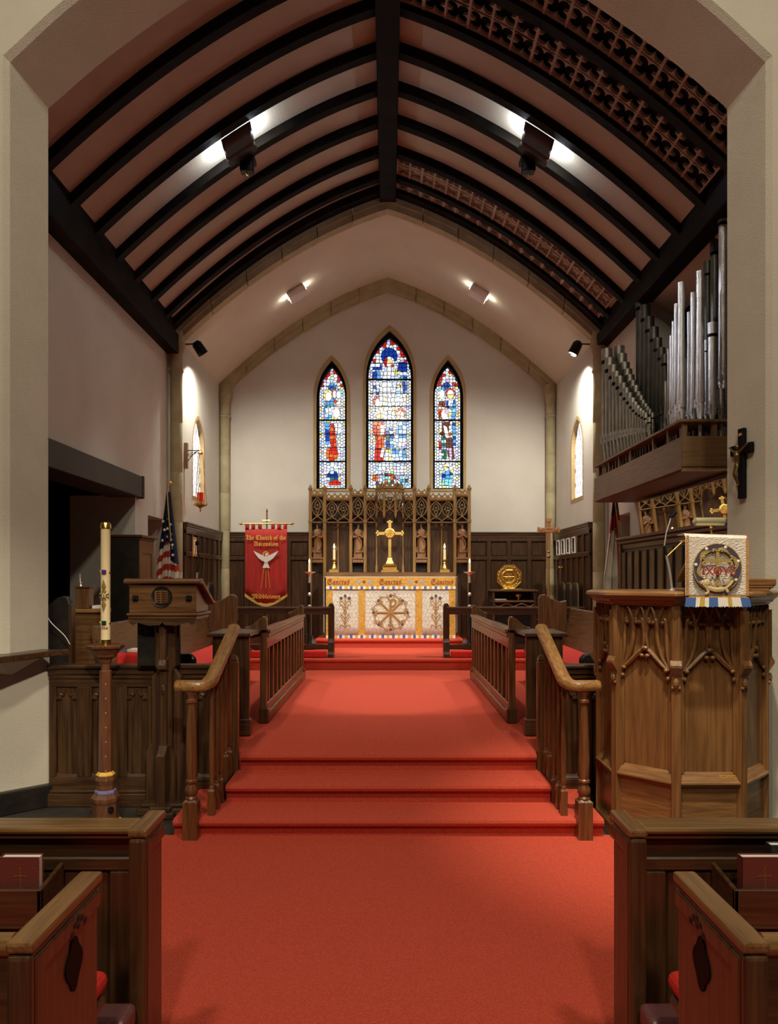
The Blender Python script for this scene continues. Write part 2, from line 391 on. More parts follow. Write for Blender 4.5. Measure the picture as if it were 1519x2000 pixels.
# (x0, x1, bottom, spring, apex) of the glass, in metres by the scale of the far wall
for n, (gx0, gx1, gb, gs, ga, ox0, ox1, oa) in enumerate([(622, 673, 952, 772, 714.5, 609.6, 680.7, 694), (718.6, 803, 952, 735, 656.5, 708.5, 812, 635), (849.5, 900.4, 952, 772, 713.5, 840.7, 910.6, 693)]):
    xc = ((gx0+gx1)/2-CX)*KF; g = (gx1-gx0)*KF
    def L(wpx, apx, bpx): return lancet(wpx*KF, (bpx-apx)*KF, (bpx-gs)*KF, 12, xc, EYE-(bpx-CY)*KF)
    gl = L(gx1-gx0, ga, gb); bl = L(gx1-gx0+8, ga-11, gb+3); st = L(ox1-ox0, oa, gb+8)
    holes.append(bl); wins.append((gl, bl, st, (gx0, gx1, gb, gs, ga)))
xs = [i*2.95/14 for i in range(-14, 15)]
outer = [(-2.95, .3), (2.95, .3)]+[(x, prof2(x)) for x in xs[::-1]]
mb = MB(); addmesh(mb, shape(outer, holes, .3), Matrix.Translation((0, YF+.15, 0)) @ XZ)
wall_far = struct('wall_far', mb, plaster)
def fig(W): 
    """figures in pixel units of the photograph -> list of (polygon, colours, seeds spacing)"""
    E = lambda x, y, a, b, n=12: [(x+a*math.cos(2*pi*i/n), y+b*math.sin(2*pi*i/n)) for i in range(n)]
    if W == 1:
        return [(E(760, 690, 17, 17), 'BBB', 8), ([(727, 706), (745, 706), (745, 718), (727, 718)], 'BBb', 8), ([(727, 721), (742, 719), (745, 736), (725, 736)], 'BBc', 8), ([(778, 703), (796, 703), (796, 722), (776, 720)], 'BBB', 8), ([(782, 724), (795, 724), (795, 736), (782, 736)], 'cBb', 7),
                ([(722, 712), (742, 712), (742, 705), (722, 705)], 'w', 9), ([(780, 722), (795, 722), (795, 728), (780, 728)], 'w', 8),
                (E(760, 703, 11, 12), 'wrwr', 7), ([(751, 712), (770, 712), (780, 738), (748, 738)], 'wwb', 8), ([(768, 714), (775, 716), (777, 727), (770, 726)], 'y', 6), (E(761, 703, 6.0, 7.5), 'y', 30), (E(759, 706, 4.6, 6.5), 'p', 30),
                ([(742, 742), (788, 742), (791, 818), (738, 818)], 'wwbwyw', 9), ([(728, 742), (741, 742), (739, 768), (728, 768)], 'BwBb', 7), ([(785, 741), (796, 741), (796, 765), (787, 765)], 'BcB', 7), ([(761, 752), (775, 745), (780, 752), (765, 760)], 'wb', 7), ([(775, 748), (784, 742), (786, 748), (778, 754)], 'y', 7),
                (E(735, 780, 7, 11), 'ro', 8), (E(737, 783, 5, 9), 'p', 40), (E(787, 777, 7, 13), 'pw', 9), ([(752, 770), (775, 765), (778, 812), (750, 815)], 'wywb', 8),
                (E(744, 804, 13, 12), 'wwb', 8), (E(743, 806, 8, 9.5), 'pyp', 9), (E(782, 804, 11, 11.5), 'ro', 7), (E(782, 808, 7.5, 10), 'pp', 10),
                ([(728, 820), (748, 820), (754, 842), (750, 858), (732, 852), (727, 838)], 'rror', 8), ([(742, 826), (752, 828), (750, 846), (742, 850)], 'pw', 8), ([(734, 850), (748, 848), (752, 880), (748, 898), (730, 898), (732, 870)], 'rorro', 8), ([(745, 872), (752, 872), (748, 892), (741, 890)], 'w', 8),
                ([(753, 834), (768, 832), (768, 872), (753, 872)], 'BcBwBg', 7), ([(776, 820), (794, 820), (794, 850), (788, 878), (776, 876), (770, 850)], 'bcbwc', 8), ([(766, 870), (792, 876), (794, 897), (764, 898)], 'bwcb', 8),
                ([(752, 876), (762, 874), (766, 898), (752, 898)], 'yyw', 7), ([(738, 903), (760, 903), (745, 924), (731, 924)], 'wb', 8), (E(760, 932, 14, 15), 'otokb', 6), ([(727, 926), (738, 926), (738, 945), (727, 945)], 'orBw', 6), ([(780, 928), (797, 928), (797, 945), (782, 945)], 'ckpt', 6)]
    if W == 0:
        return [(E(647, 752, 9, 8), 'BBc', 7), ([(633, 775), (655, 773), (657, 800), (630, 806)], 'ctcw', 7), (E(639, 768, 9.5, 12), 'yyy', 8), (E(640, 770, 6.8, 9.5), 'p', 40), (E(652, 764, 6, 9), 'roy', 7), (E(652, 766, 4.2, 8), 'p', 40), (E(661, 765, 7, 10), 'ctw', 8), (E(660, 767, 5, 8), 'p', 40), ([(651, 776), (657, 778), (656, 786), (651, 784)], 'ro', 8), ([(655, 782), (664, 778), (666, 792), (655, 796)], 'p', 12),
                (E(652, 800, 11, 12), 'ww', 9), (E(656, 803, 7, 11), 'p', 40), ([(633, 793), (646, 793), (648, 806), (636, 812)], 'pw', 10), ([(632, 806), (648, 806), (646, 816), (632, 817)], 'cbt', 7),
                ([(632, 822), (642, 822), (642, 866), (634, 866)], 'BccB', 7), ([(644, 824), (653, 824), (655, 850), (658, 868), (645, 870), (642, 850)], 'rorro', 8), ([(652, 828), (666, 824), (666, 842), (654, 840)], 'pw', 8), (E(647, 884, 13, 14), 'rroro', 8), ([(646, 868), (657, 868), (656, 884), (646, 886)], 'rr', 9), ([(642, 902), (652, 902), (668, 920), (660, 924)], 'ww', 9), (E(648, 930, 12, 13), 'cBbBg', 7), ([(640, 940), (655, 934), (666, 940), (664, 946), (640, 946)], 'rgr', 8)]
    return [(E(873, 750, 9, 8), 'BBc', 7), (E(863, 763, 8, 12), 'twc', 8), (E(864, 766, 5.5, 10), 'p', 40), (E(881, 764, 10, 11), 'rro', 8), (E(881, 766, 7.2, 9.5), 'py', 11), ([(873, 778), (890, 776), (893, 800), (872, 792)], 'ccBb', 7), ([(858, 780), (872, 780), (870, 792), (858, 790)], 'rok', 7), ([(877, 777), (882, 777), (881, 790), (876, 788)], 'w', 9),
            (E(873, 802, 12, 9), 'ywy', 8), ([(855, 796), (866, 794), (866, 812), (858, 815)], 'ror', 7), (E(869, 806, 6.8, 10.5), 'p', 40), (E(874, 800, 5, 5), 'm', 30), ([(884, 795), (892, 795), (890, 815), (882, 816)], 'cct', 7),
            ([(858, 822), (880, 820), (884, 846), (876, 856), (860, 846)], 'kpokw', 7), ([(866, 826), (874, 830), (878, 846), (870, 850)], 'p', 30), ([(884, 822), (892, 822), (892, 868), (886, 868)], 'ctcB', 7), ([(862, 850), (872, 850), (874, 894), (864, 894)], 'gtgbg', 6), ([(872, 852), (884, 852), (890, 894), (878, 896), (873, 876)], 'kokmk', 6), ([(858, 858), (863, 858), (863, 876), (858, 876)], 'r', 8),
            ([(871, 902), (881, 902), (893, 922), (884, 924)], 'yw', 8), ([(871, 902), (876, 908), (862, 924), (858, 920)], 'yb', 8), (E(875, 928, 12, 11), 'cBBt', 7), ([(866, 934), (884, 934), (884, 946), (862, 946)], 'otkt', 7)]
for n, (gl, bl, st, (gx0, gx1, gb, gs, ga)) in enumerate(wins):
    fr = MB(); addmesh(fr, shape(st, [bl], .10), Matrix.Translation((0, YF+.035, 0)) @ XZ)
    win = struct('window_%d' % (n+1), fr, stoney); win['label'] = ['stained glass lancet window with kneeling figure in red', 'tall central stained glass lancet window', 'stained glass lancet window with figure in brown and green'][n]
    mb = MB(); addmesh(mb, shape(bl, [inset(gl, .002)], .12), Matrix.Translation((0, YF+.14, 0)) @ XZ)
    obj('inner_frame', mb, black, win)
    mb = MB(); addmesh(mb, shape(gl, [], .004), Matrix.Translation((0, YF+.172, 0)) @ XZ); obj('lead_came', mb, lead, win)
    rnd = random.Random(20+n)
    bars = [738.5, 818.6, 899.7] if n == 1 else [818.6, 899.7]
    # background seeds: borders in regular courses, jittered middle
    seeds = []; sp = 5.6
    y = ga+2
    while y < gb:
        xx = gx0+1.6
        for x in (gx0+2.0, gx0+6.2, gx1-6.2, gx1-2.0): seeds.append((x+rnd.uniform(-.4, .4), y+rnd.uniform(-.8, .8)+(2 if x in (gx0+6.2, gx1-6.2) else 0)))
        x = gx0+11
        while x < gx1-9:
            seeds.append((x+rnd.uniform(-1.8, 1.8), y+rnd.uniform(-2, 2))); x += 7.0
        y += 6.0
    seeds = [s for s in seeds]
    def inw(s): return clipconv([(s[0]-.1, s[1]-.1), (s[0]+.1, s[1]-.1), (s[0]+.1, s[1]+.1), (s[0]-.1, s[1]+.1)], glpx) != []
    glpx = [((p[0]/KF)+CX, CY-(p[1]-EYE)/KF) for p in gl][::-1]
    figs = fig(n)
    def ccw(p):
        return p if sum(p[i][0]*p[(i+1) % len(p)][1]-p[(i+1) % len(p)][0]*p[i][1] for i in range(len(p))) > 0 else p[::-1]
    glc = ccw(glpx); panes = []
    seeds = [s for s in seeds if inw(s)] if False else seeds
    for i, c in voronoi(seeds, [(gx0-3, ga-6), (gx1+3, ga-6), (gx1+3, gb+3), (gx0-3, gb+3)]):
        c = clipconv(c, glc)
        if len(c) < 3: continue
        x, y = seeds[i]
        col = rnd.choice('wwwwwwbbwwwypm')
        if x < gx0+4 or x > gx1-4: col = rnd.choice('wwwwwbwy')
        if y < ga+.16*(gb-ga) and abs(x-(gx0+gx1)/2) > 3:
            e = min(abs(x-q[0])+abs(y-q[1]) for q in glpx)
            if e < 9 and rnd.random() < .6 and y < gs+4: col = 'r'
        panes.append((0, c, col))
    for k, (poly, cols, spc) in enumerate(figs):
        poly = ccw(poly); poly = clipconv(poly, glc)
        if len(poly) < 3: continue
        x0 = min(p[0] for p in poly); x1 = max(p[0] for p in poly); y0 = min(p[1] for p in poly); y1 = max(p[1] for p in poly)
        sd = []
        nx = max(1, round((x1-x0)/spc)); ny = max(1, round((y1-y0)/spc))
        for i in range(nx):
            for j in range(ny): sd.append((x0+(i+.5)/nx*(x1-x0)+rnd.uniform(-1, 1)*spc*.18, y0+(j+.5)/ny*(y1-y0)+rnd.uniform(-1, 1)*spc*.18))
        big = [(x0-1, y0-1), (x1+1, y0-1), (x1+1, y1+1), (x0-1, y1+1)]
        cells = voronoi(sd, big) if len(sd) > 1 else [(0, big)]
        for q, (i, c) in enumerate(cells):
            c = clipconv(c, poly)
            if len(c) >= 3: panes.append((k+1, c, cols[rnd.randrange(len(cols))]))
    # later figures lie over earlier panes
    leadb = MB(); rest = {}
    cand = []
    for lay, c, col in panes:
        ci = inset(ccw(c), .60)
        if len(ci) < 3 or area(ci) < 1.2: continue
        cand.append((lay, ci, col))
    order = sorted(range(len(cand)), key=lambda i: -area(cand[i][1])); top = set(order[:290])
    for i, (lay, ci, col) in enumerate(cand):
        Yp = YF+.168-lay*.0011
        pts = [fp(*p) for p in ci]
        if i in top: obj('pane', MB().prism(pts, 'XZ', Yp-.0008, Yp), GM[col], win)
        else: rest.setdefault(col, MB()).prism(pts, 'XZ', Yp-.0008, Yp)
    for k, (poly, cols, spc) in enumerate(figs):
        poly = clipconv(ccw(poly), glc)
        if len(poly) >= 3: leadb.prism([fp(*p) for p in inset(poly, -.0)], 'XZ', YF+.1672-(k+1)*.0011+.0006, YF+.1676-(k+1)*.0011+.0006)
    obj('lead_backing', leadb, lead, win)
    if rest:
        mb = MB(); ms = []
        for q, (col, b) in enumerate(rest.items()):
            for f in b.f: pass
            mb.add(b.v, b.f, q); ms.append(GM[col])
        o = obj('small_panes', mb, ms, win); o['kind'] = 'stuff'
    bm_ = MB()
    for by in bars: bm_.box((gx0-CX-3)*KF, (gx1-CX+3)*KF, YF+.085, YF+.11, PZ(by+1.5, YF), PZ(by-1.5, YF))
    obj('saddle_bar', bm_, black, win)
    tb = MB(); yy = 752 if n != 1 else 706
    for by in ([706, 765, 791, 847, 875, 926] if n == 1 else [751, 791, 845, 872, 926]): tb.box((gx0-CX)*KF, (gx1-CX)*KF, YF+.11, YF+.118, PZ(by+.6, YF), PZ(by-.6, YF))
    obj('glazing_bar', tb, black, win)
# side lancets of quarry glass
clearg = glassmat('daylit quarry', (.92, .95, 1.0), .9)
for s, hole, nm in ((-1, holeL, 'window_4'), (1, holeR, 'window_5')):
    X = s*2.95
    inner = lancet(.70, 1.22, .78, 10, 11.98, 2.96)
    mb = MB(); addmesh(mb, shape(hole, [inner], .26), Matrix.Translation((X+s*.128, 0, 0)) @ YZL)
    win = struct(nm, mb, stoney); win['label'] = 'small lancet window of leaded diamond quarries'
    mb = MB(); addmesh(mb, shape(inner, [], .004), Matrix.Translation((X+s*.066, 0, 0)) @ YZL); obj('lead_came', mb, lead, win)
    a, b = .075, .115
    for j in range(-1, 13):
        for i in range(-1, 7):
            cy = 11.98-.36+i*2*a+(a if j % 2 else 0); cz = 2.96+j*b
            q = clipconv([(cy-a, cz), (cy, cz-b), (cy+a, cz), (cy, cz+b)], inner)
            if len(q) > 2:
                q = inset(q, .013)
                if len(q) > 2 and area(q) > 3e-4: obj('pane', MB().prism(q, 'YZ', X+s*.058, X+s*.062), clearg, win)
# ================================================================ wainscot
cap = MB(); frm = MB(); panels = []
def wain(p0, p1, n, z0, zt, zm, off, parent, vents=()):
    """panelled dado from p0 to p1 on the wall, n panels, facing the room; parts of the wall"""
    p0, p1 = Vector((*p0, 0)), Vector((*p1, 0)); d = (p1-p0); L = d.length; d.normalize(); nrm = Vector((-d.y, d.x, 0))
    M = Matrix(((d.x, nrm.x, 0, p0.x), (d.y, nrm.y, 0, p0.y), (0, 0, 1, 0), (0, 0, 0, 1)))
    fm = MB(); fm.M = M
    fm.box(0, L, -.01, .01, z0, zt)
    w_ = L/n
    for i in range(n+1): fm.box(max(0, i*w_-.04), min(L, i*w_+.04), .01, .045, z0, zt-.1)
    for a, b in ((zt-.17, zt-.08), (zm-.035, zm+.035), (z0, z0+.18)): fm.box(0, L, .01, .046, a, b)
    wd = wdx if abs(d.x) > .5 else wdy
    obj('wainscot_frame', fm, wdz, parent, bevel=.008)
    cp = MB(); cp.M = M; cp.box(0, L, -.01, .066, zt-.03, zt).box(0, L, -.01, .058, zt-.06, zt-.03).box(0, L, -.01, .052, zt-.1, zt-.06)
    obj('wainscot_cap', cp, wd, parent, bevel=.008)
    for i in range(n):
        for r, (a, b) in enumerate(((z0+.18, zm-.035), (zm+.035, zt-.17))):
            pm = MB(); pm.M = M
            if r == 1 and i in vents:
                q = MB(); q.M = M; x0, x1 = i*w_+.085, (i+1)*w_-.085
                q.box(x0, x1, .012, .060, a, a+.02).box(x0, x1, .012, .060, b-.02, b).box(x0, x0+.02, .012, .061, a+.02, b-.02).box(x1-.02, x1, .012, .061, a+.02, b-.02)
                v = obj('vent_frame', q, paper, parent)
                sl = MB(); sl.M = M
                for k in range(9): sl.box(x0+.02, x1-.02, .012, .052, a+.03+k*(b-a-.06)/9, a+.03+(k+.55)*(b-a-.06)/9)
                obj('vent_slats', sl, black, v)
            pm.box(i*w_+.05, (i+1)*w_-.05, .01, .022, a+.01, b-.01)
            obj('panel', pm, wdz, parent, bevel=.01)
wain((2.86, YF-.02), (1.42, YF-.02), 4, SA, 2.52, 2.06, .02, wall_far)
wain((-1.37, YF-.02), (-2.86, YF-.02), 4, SA, 2.52, 2.06, .02, wall_far)
wain((-2.94, 13.56), (-2.94, 11.05), 7, SA, 2.52, 2.06, .02, wall_left)
wain((2.94, 11.05), (2.94, 13.56), 7, SA, 2.52, 2.06, .02, wall_right, (2, 3, 4, 5))
# ================================================================ ceiling
def curve_pts(x0, x1, dz, n=24): return [(x0+(x1-x0)*i/n, prof(x0+(x1-x0)*i/n)+dz) for i in range(n+1)]
A = curve_pts(-3.15, 3.15, .15, 48)
m = MB(); m.strip([(x, 5.77, z) for x, z in A], [(x, 10.9, z) for x, z in A]); m.strip([(x, 10.9, z+.06) for x, z in A], [(x, 5.77, z+.06) for x, z in A])
ceiling = struct('ceiling', m, ceilp, smooth=True)
RIBS = [6.06, 6.68, 7.30, 7.91, 8.52, 9.13, 9.77, 10.37, 10.78]
def band(m, x0, x1, dz0, dz1, y0, y1, n=20, fn=prof):
    lo = [(x0+(x1-x0)*i/n, fn(x0+(x1-x0)*i/n)+dz0) for i in range(n+1)]; hi = [(x0+(x1-x0)*i/n, fn(x0+(x1-x0)*i/n)+dz1) for i in range(n+1)]
    m.strip([(x, y0, z) for x, z in lo], [(x, y0, z) for x, z in hi]); m.strip([(x, y1, z) for x, z in hi], [(x, y1, z) for x, z in lo])
    m.strip([(x, y1, z) for x, z in lo], [(x, y0, z) for x, z in lo]); m.strip([(x, y0, z) for x, z in hi], [(x, y1, z) for x, z in hi])
    for k in (0, n): m.add([(lo[k][0], y0, lo[k][1]), (lo[k][0], y1, lo[k][1]), (hi[k][0], y1, hi[k][1]), (hi[k][0], y0, hi[k][1])], [(0, 1, 2, 3)])
ribm = mat('dark stained rafter', (.005, .0045, .0038), .6, 0, 0, .3, 10, (.014, .010, .007), 4, None, .0, spec=.08)
for y in RIBS:
    for s in (-1, 1):
        m = MB(); band(m, s*.1, s*3.0, 0, .15, y-(.11 if y < 10.7 else .16), y); obj('rib', m, ribm, ceiling)
obj('ridge_beam', MB().box(-.115, .115, 5.77, 10.78, 6.98, 7.2), ribm, ceiling, bevel=.01)
for s in (-1, 1):
    obj('cornice', MB().box(s*2.93, s*3.14, 5.77, 10.80, 4.86 if s < 0 else 4.97, 5.13).box(s*2.97, s*3.3, 5.77, 10.8, 5.1, 5.4), ribm, ceiling, bevel=.012)
# bay panels: plain plaster, or pierced quatrefoil tiles on four bays of one side
def quatrefoil(w_, h_, r):
    def hole():
        pts = []
        for k in range(4):
            a0 = k*pi/2+pi/4; cx, cy = r*.62*math.cos(a0), r*.62*math.sin(a0)
            for i in range(7):
                a = a0-pi*.55+i*(pi*1.10)/6; pts.append((cx+r*.42*math.cos(a), cy+r*.42*math.sin(a)))
            a = a0+pi/4; pts.append((r*.42*math.cos(a), r*.42*math.sin(a)))
        return pts
    me = shape([(-w_/2, -h_/2), (w_/2, -h_/2), (w_/2, h_/2), (-w_/2, h_/2)], [hole()], .03)
    mb = MB(); addmesh(mb, me, Matrix.Rotation(pi/4, 4, 'Z') if False else Matrix())
    t = .014
    for x in (-w_/2, w_/2): mb.box(x-t*.6, x+t*.6, -h_/2, h_/2, -.028, .015)
    for y in (-h_/2, h_/2): mb.box(-w_/2, w_/2, y-t*.4, y+t*.4, -.022, .015)
    me = mb.mesh('quatrefoil_tile'); fixnormals(me); return me
tilem = mat('carved tile plaster', (.44, .385, .30), .9, 0, 0, .3, 90)
edges = [5.77]+RIBS
for b in range(len(RIBS)):
    y0 = edges[b]; y1 = RIBS[b]-(.11 if RIBS[b] < 10.7 else .16)
    for s in (-1, 1):
        g = s > 0 and b in (0, 1, 2, 7, 8)
        if s > 0 and b in (1, 2, 7, 8) or (s > 0 and b == 0):
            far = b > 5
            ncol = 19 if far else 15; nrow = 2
            if b == 0: nrow = 1
            L = [(.13+(2.93-.13)*i/200) for i in range(201)]; cum = [0]
            for i in range(200): cum.append(cum[-1]+math.hypot(L[i+1]-L[i], prof(L[i+1])-prof(L[i])))
            cw = cum[-1]/ncol; rh = (y1-y0)/nrow
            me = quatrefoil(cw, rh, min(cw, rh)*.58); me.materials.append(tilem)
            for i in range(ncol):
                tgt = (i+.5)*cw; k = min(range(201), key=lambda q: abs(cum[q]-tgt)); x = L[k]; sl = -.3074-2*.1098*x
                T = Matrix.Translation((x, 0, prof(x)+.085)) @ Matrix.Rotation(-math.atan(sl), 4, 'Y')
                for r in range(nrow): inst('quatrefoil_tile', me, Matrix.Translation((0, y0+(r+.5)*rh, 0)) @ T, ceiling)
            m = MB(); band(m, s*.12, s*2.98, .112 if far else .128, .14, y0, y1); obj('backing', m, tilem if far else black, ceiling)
        else:
            m = MB(); band(m, s*.12, s*2.98, .11, .14, y0+.004, y1-.004); obj('panel', m, ceilp, ceiling, smooth=True)
# sanctuary vault
A2 = [(-2.95+5.9*i/40, prof2(-2.95+5.9*i/40)) for i in range(41)]
m = MB(); m.strip([(x, 10.9, z) for x, z in A2], [(x, 13.62, z) for x, z in A2]); m.strip([(x, 13.62, z+.1) for x, z in A2], [(x, 10.9, z+.1) for x, z in A2])
obj('vault', m, vaultp, ceiling, smooth=True)
# ================================================================ stone arches and columns
def arch(name, y0, y1, wtop, wbot, xs_, fn, nst, lab):
    root = None
    for s in (-1, 1):
        for i in range(nst):
            a = s*xs_*(i+.012)/nst if i else s*.0; b = s*xs_*(i+.988)/nst
            m = MB(); band(m, a, b, -wtop*.55, 0, y0, y1, 4, fn); band(m, a, b, -wtop, -wtop*.55, y0+.05, y1, 4, fn)
            if root is None: root = struct(name, m, stone); root['label'] = lab
            else: obj('arch_stone', m, stone, root)
    return root
tr1 = arch('trim_1', 10.78, 11.0, .18, 0, 2.98, lambda x: prof(x)+.015, 6, 'moulded stone arch at the front of the sanctuary')
tr2 = arch('trim_2', 13.42, 13.62, .20, 0, 2.97, prof2, 6, 'moulded stone arch around the far wall')
def column(name, x, y, r, zc, z0):
    root = None; nd = 6; zs = zc-.46
    m = MB().lathe([(r*1.02, zc-.46), (r*1.2, zc-.44), (r*1.2, zc-.425), (r*1.02, zc-.41), (r*1.02, zc-.2), (r*1.25, zc-.15), (r*1.25, zc-.12), (r*1.45, zc-.08), (r*1.45, zc-.03), (r*1.3, zc), (r*1.3, zc+.12)], (x, y, 0), 20)
    root = struct(name, m, stone, smooth=True)
    for i in range(nd):
        a = z0+(zs-z0)*i/nd; b = z0+(zs-z0)*(i+1)/nd
        obj('drum', MB().lathe([(r*.97, a), (r, a+.006), (r, b-.006), (r*.97, b)], (x, y, 0), 20), stone, root, smooth=True)
    return root
for k, (x, y, zc, z0) in enumerate([(-2.985, 10.86, 5.06, SA), (2.985, 10.86, 5.06, SA), (-2.86, 13.50, 4.98, SA), (2.86, 13.50, 4.98, SA)]):
    c = column('trim_%d' % (k+3), x, y, .083 if k < 2 else .082, zc, z0 if k > 1 else CH)
    c['label'] = 'round stone column with moulded capital'
# ================================================================ SANCTUARY THINGS
def arcpath(pts, n=10):
    """smooth path through control points (Catmull-Rom)"""
    out = []; P_ = [Vector(p) for p in pts]
    for i in range(len(P_)-1):
        p0 = P_[i-1] if i else 2*P_[0]-P_[1]; p1, p2 = P_[i], P_[i+1]; p3 = P_[i+2] if i+2 < len(P_) else 2*p2-p1
        for j in range(n):
            t = j/n; out.append(.5*((2*p1)+(p2-p0)*t+(2*p0-5*p1+4*p2-p3)*t*t+(3*p1-p0-3*p2+p3)*t**3))
    return out+[P_[-1]]
# ---------------------------------------------------------------- reredos
YR = 13.32; KR = YR/F; XM = 761
def rx(px): return (px-CX)*KR
def rz(py): return EYE-(py-CY)*KR
rer = thing('reredos', 'tall carved gilt-brown oak reredos with tracery and pinnacles behind the altar', 'reredos', (rx(XM), 13.4, PR))
posts = [606, 634, 685, 713]; posts = posts+[2*XM-p for p in posts]
m = MB(); m.box(rx(604), rx(918), 13.46, 13.55, PR, rz(975)); obj('back_board', m, wdz, rer)
for p in posts:
    m = MB(); x = rx(p); w_ = .026
    m.box(x-w_, x+w_, YR-.03, 13.47, PR, rz(957)).box(x-w_-.008, x+w_+.008, YR-.04, 13.47, rz(1021), rz(1015))
    m.frustum([(x-.042, YR-.05, rz(955)), (x+.042, YR-.05, rz(955)), (x+.042, YR+.05, rz(955)), (x-.042, YR+.05, rz(955))], [(x-.004, YR-.004, rz(946)), (x+.004, YR-.004, rz(946)), (x+.004, YR+.004, rz(946)), (x-.004, YR+.004, rz(946))])
    m.box(x-.034, x+.034, YR-.04, YR+.05, rz(958), rz(955))
    obj('post', m, wre, rer, bevel=.004)
def cresting(x0, x1, zb, h, n, Y, par):
    w_ = (x1-x0)/n; out = [(x0, zb), (x1, zb)]; hol = []
    for i in range(n-1, -1, -1):
        a = x0+i*w_
        out += [(a+w_, zb+h*.45), (a+w_*.86, zb+h*.5), (a+w_*.62, zb+h*.62), (a+w_*.70, zb+h*.70), (a+w_*.55, zb+h*.8), (a+w_*.5, zb+h), (a+w_*.45, zb+h*.8), (a+w_*.30, zb+h*.70), (a+w_*.38, zb+h*.62), (a+w_*.14, zb+h*.5), (a, zb+h*.45)]
        hol.append(circ(w_*.22, 8, a+w_/2, zb+h*.28))
    mb = MB(); addmesh(mb, shape(out, hol, .02), Matrix.Translation((0, Y, 0)) @ XZ); return obj('cresting', mb, wre, par)
def vesica(m, xc, w_, zt, zb, Y, r=.009, inner=True):
    h = zt-zb; a = w_/2
    for s in (-1, 1):
        m.tube(arcpath([(xc, Y, zt), (xc+s*a*.75, Y, zt-h*.22), (xc+s*a*.92, Y, zt-h*.45), (xc+s*a*.55, Y, zt-h*.68), (xc, Y, zt-h*.80), (xc-s*a*.6, Y, zt-h*.90), (xc-s*a*.95, Y, zb)], 4), r, 5)
        if inner:
            m.tube(arcpath([(xc, Y+.01, zt-h*.1), (xc+s*a*.42, Y+.01, zt-h*.3), (xc+s*a*.30, Y+.01, zt-h*.5), (xc+s*a*.1, Y+.01, zt-h*.66), (xc, Y+.01, zt-h*.78)], 4), r*.75, 5)
            m.ball((xc+s*a*.55, Y, zt-h*.42), r*1.5, 6, 4)
    m.ball((xc, Y, zt-h*.34), (r*2, r*1.5, r*2.4), 6, 4); m.ball((xc, Y, zt-h*.48), (r*2.6, r*1.3, r*1.5), 6, 4)
bays = [(606, 634, 1, 965, 957, 2), (634, 685, 2, 973, 965, 4), (685, 713, 1, 965, 957, 2), (713, 735, 1, 973, 965, 2)]
bays = bays+[(2*XM-b[1], 2*XM-b[0])+b[2:] for b in bays]
for (a, b, nv, yr, _, nc) in bays:
    x0, x1 = rx(a)+.022, rx(b)-.022
    m = MB().box(x0, x1, YR-.035, 13.47, rz(yr+6), rz(yr+4)).box(x0, x1, YR-.05, 13.47, rz(yr+4), rz(yr)); obj('rail', m, wre, rer, bevel=.004)
    cresting(x0, x1, rz(yr), .10, nc, YR-.02, rer)
    m = MB(); wv = (x1-x0)/nv
    for i in range(nv): vesica(m, x0+(i+.5)*wv, wv, rz(yr+6), rz(1018), YR-.015)
    m.box(x0, x1, YR-.02, YR+.0, rz(1021), rz(1019)); 
    obj('tracery', m, wre, rer, smooth=True)
    obj('tracery_back', MB().box(x0, x1, YR+.03, YR+.05, rz(yr+6)-.32, rz(yr+6)), wbk, rer)
    if nv == 2:
        m = MB().box(x0, x1, 13.42, 13.465, PR, rz(1020)); obj('panel', m, wdz, rer)
for p in (659.5, 735, 2*XM-735, 2*XM-659.5):
    x = rx(p); obj('colonnette', MB().lathe([(.022, PR), (.022, rz(1105)), (.014, rz(1103)), (.012, rz(1030)), (.022, rz(1026)), (.024, rz(1021)), (.03, rz(1019))], (x, 13.40, 0), 8), wre, rer, smooth=True)
for p in (620, 699, 2*XM-699, 2*XM-620):
    x = rx(p); m = MB().box(x-.105, x+.105, YR-.03, 13.46, rz(1092), rz(1089)).box(x-.095, x+.095, YR-.015, 13.46, rz(1099), rz(1092)).box(x-.075, x+.075, YR+.0, 13.44, rz(1090), rz(1080))
    obj('corbel', m, wrd, rer, bevel=.004)
    m = MB().box(x-.11, x+.11, 13.44, 13.465, rz(1118), rz(1021)); obj('niche_back', m, wbk, rer)
# canopy: half octagon in the middle
cx_ = rx(XM); pl = [(rx(735), YR+.02), (rx(750), YR-.17), (rx(772), YR-.17), (rx(787), YR+.02)]
for i in range(3):
    p, q = Vector((*pl[i], 0)), Vector((*pl[i+1], 0)); d = (q-p); L = d.length; d.normalize(); nrm = Vector((-d.y, d.x, 0))
    M = Matrix(((d.x, nrm.x, 0, p.x), (d.y, nrm.y, 0, p.y), (0, 0, 1, 0), (0, 0, 0, 1)))
    m = MB(); m.M = M; m.box(0, L, -.02, .03, rz(962), rz(956)).box(-.01, L+.01, -.035, .03, rz(956), rz(953))
    vesica(m, L/2, L, rz(962), rz(1004), 0, .009)
    obj('canopy_tracery', m, wre, rer)
    m = MB(); m.M = M
    sm = shape(*[[(0, 0), (L, 0), (L, .05), (L*.83, .06), (L*.75, .10), (L*.67, .06), (L*.5, .06), (L*.33, .06), (L*.25, .10), (L*.17, .06), (0, .05)], [circ(.02, 8, L*.25, .03), circ(.02, 8, L*.75, .03)]], .02)
    addmesh(m, sm, Matrix.Translation((0, 0, rz(953))) @ XZ); obj('cresting', m, wre, rer)
for i in (0, 1, 2, 3):
    x, y = pl[i]; m = MB().box(x-.02, x+.02, y-.02, y+.02, rz(1008), rz(953)).lathe([(.006, rz(1014)), (.02, rz(1009)), (.02, rz(1007))], (x, y, 0), 6); obj('pendant', m, wre, rer, bevel=.003)
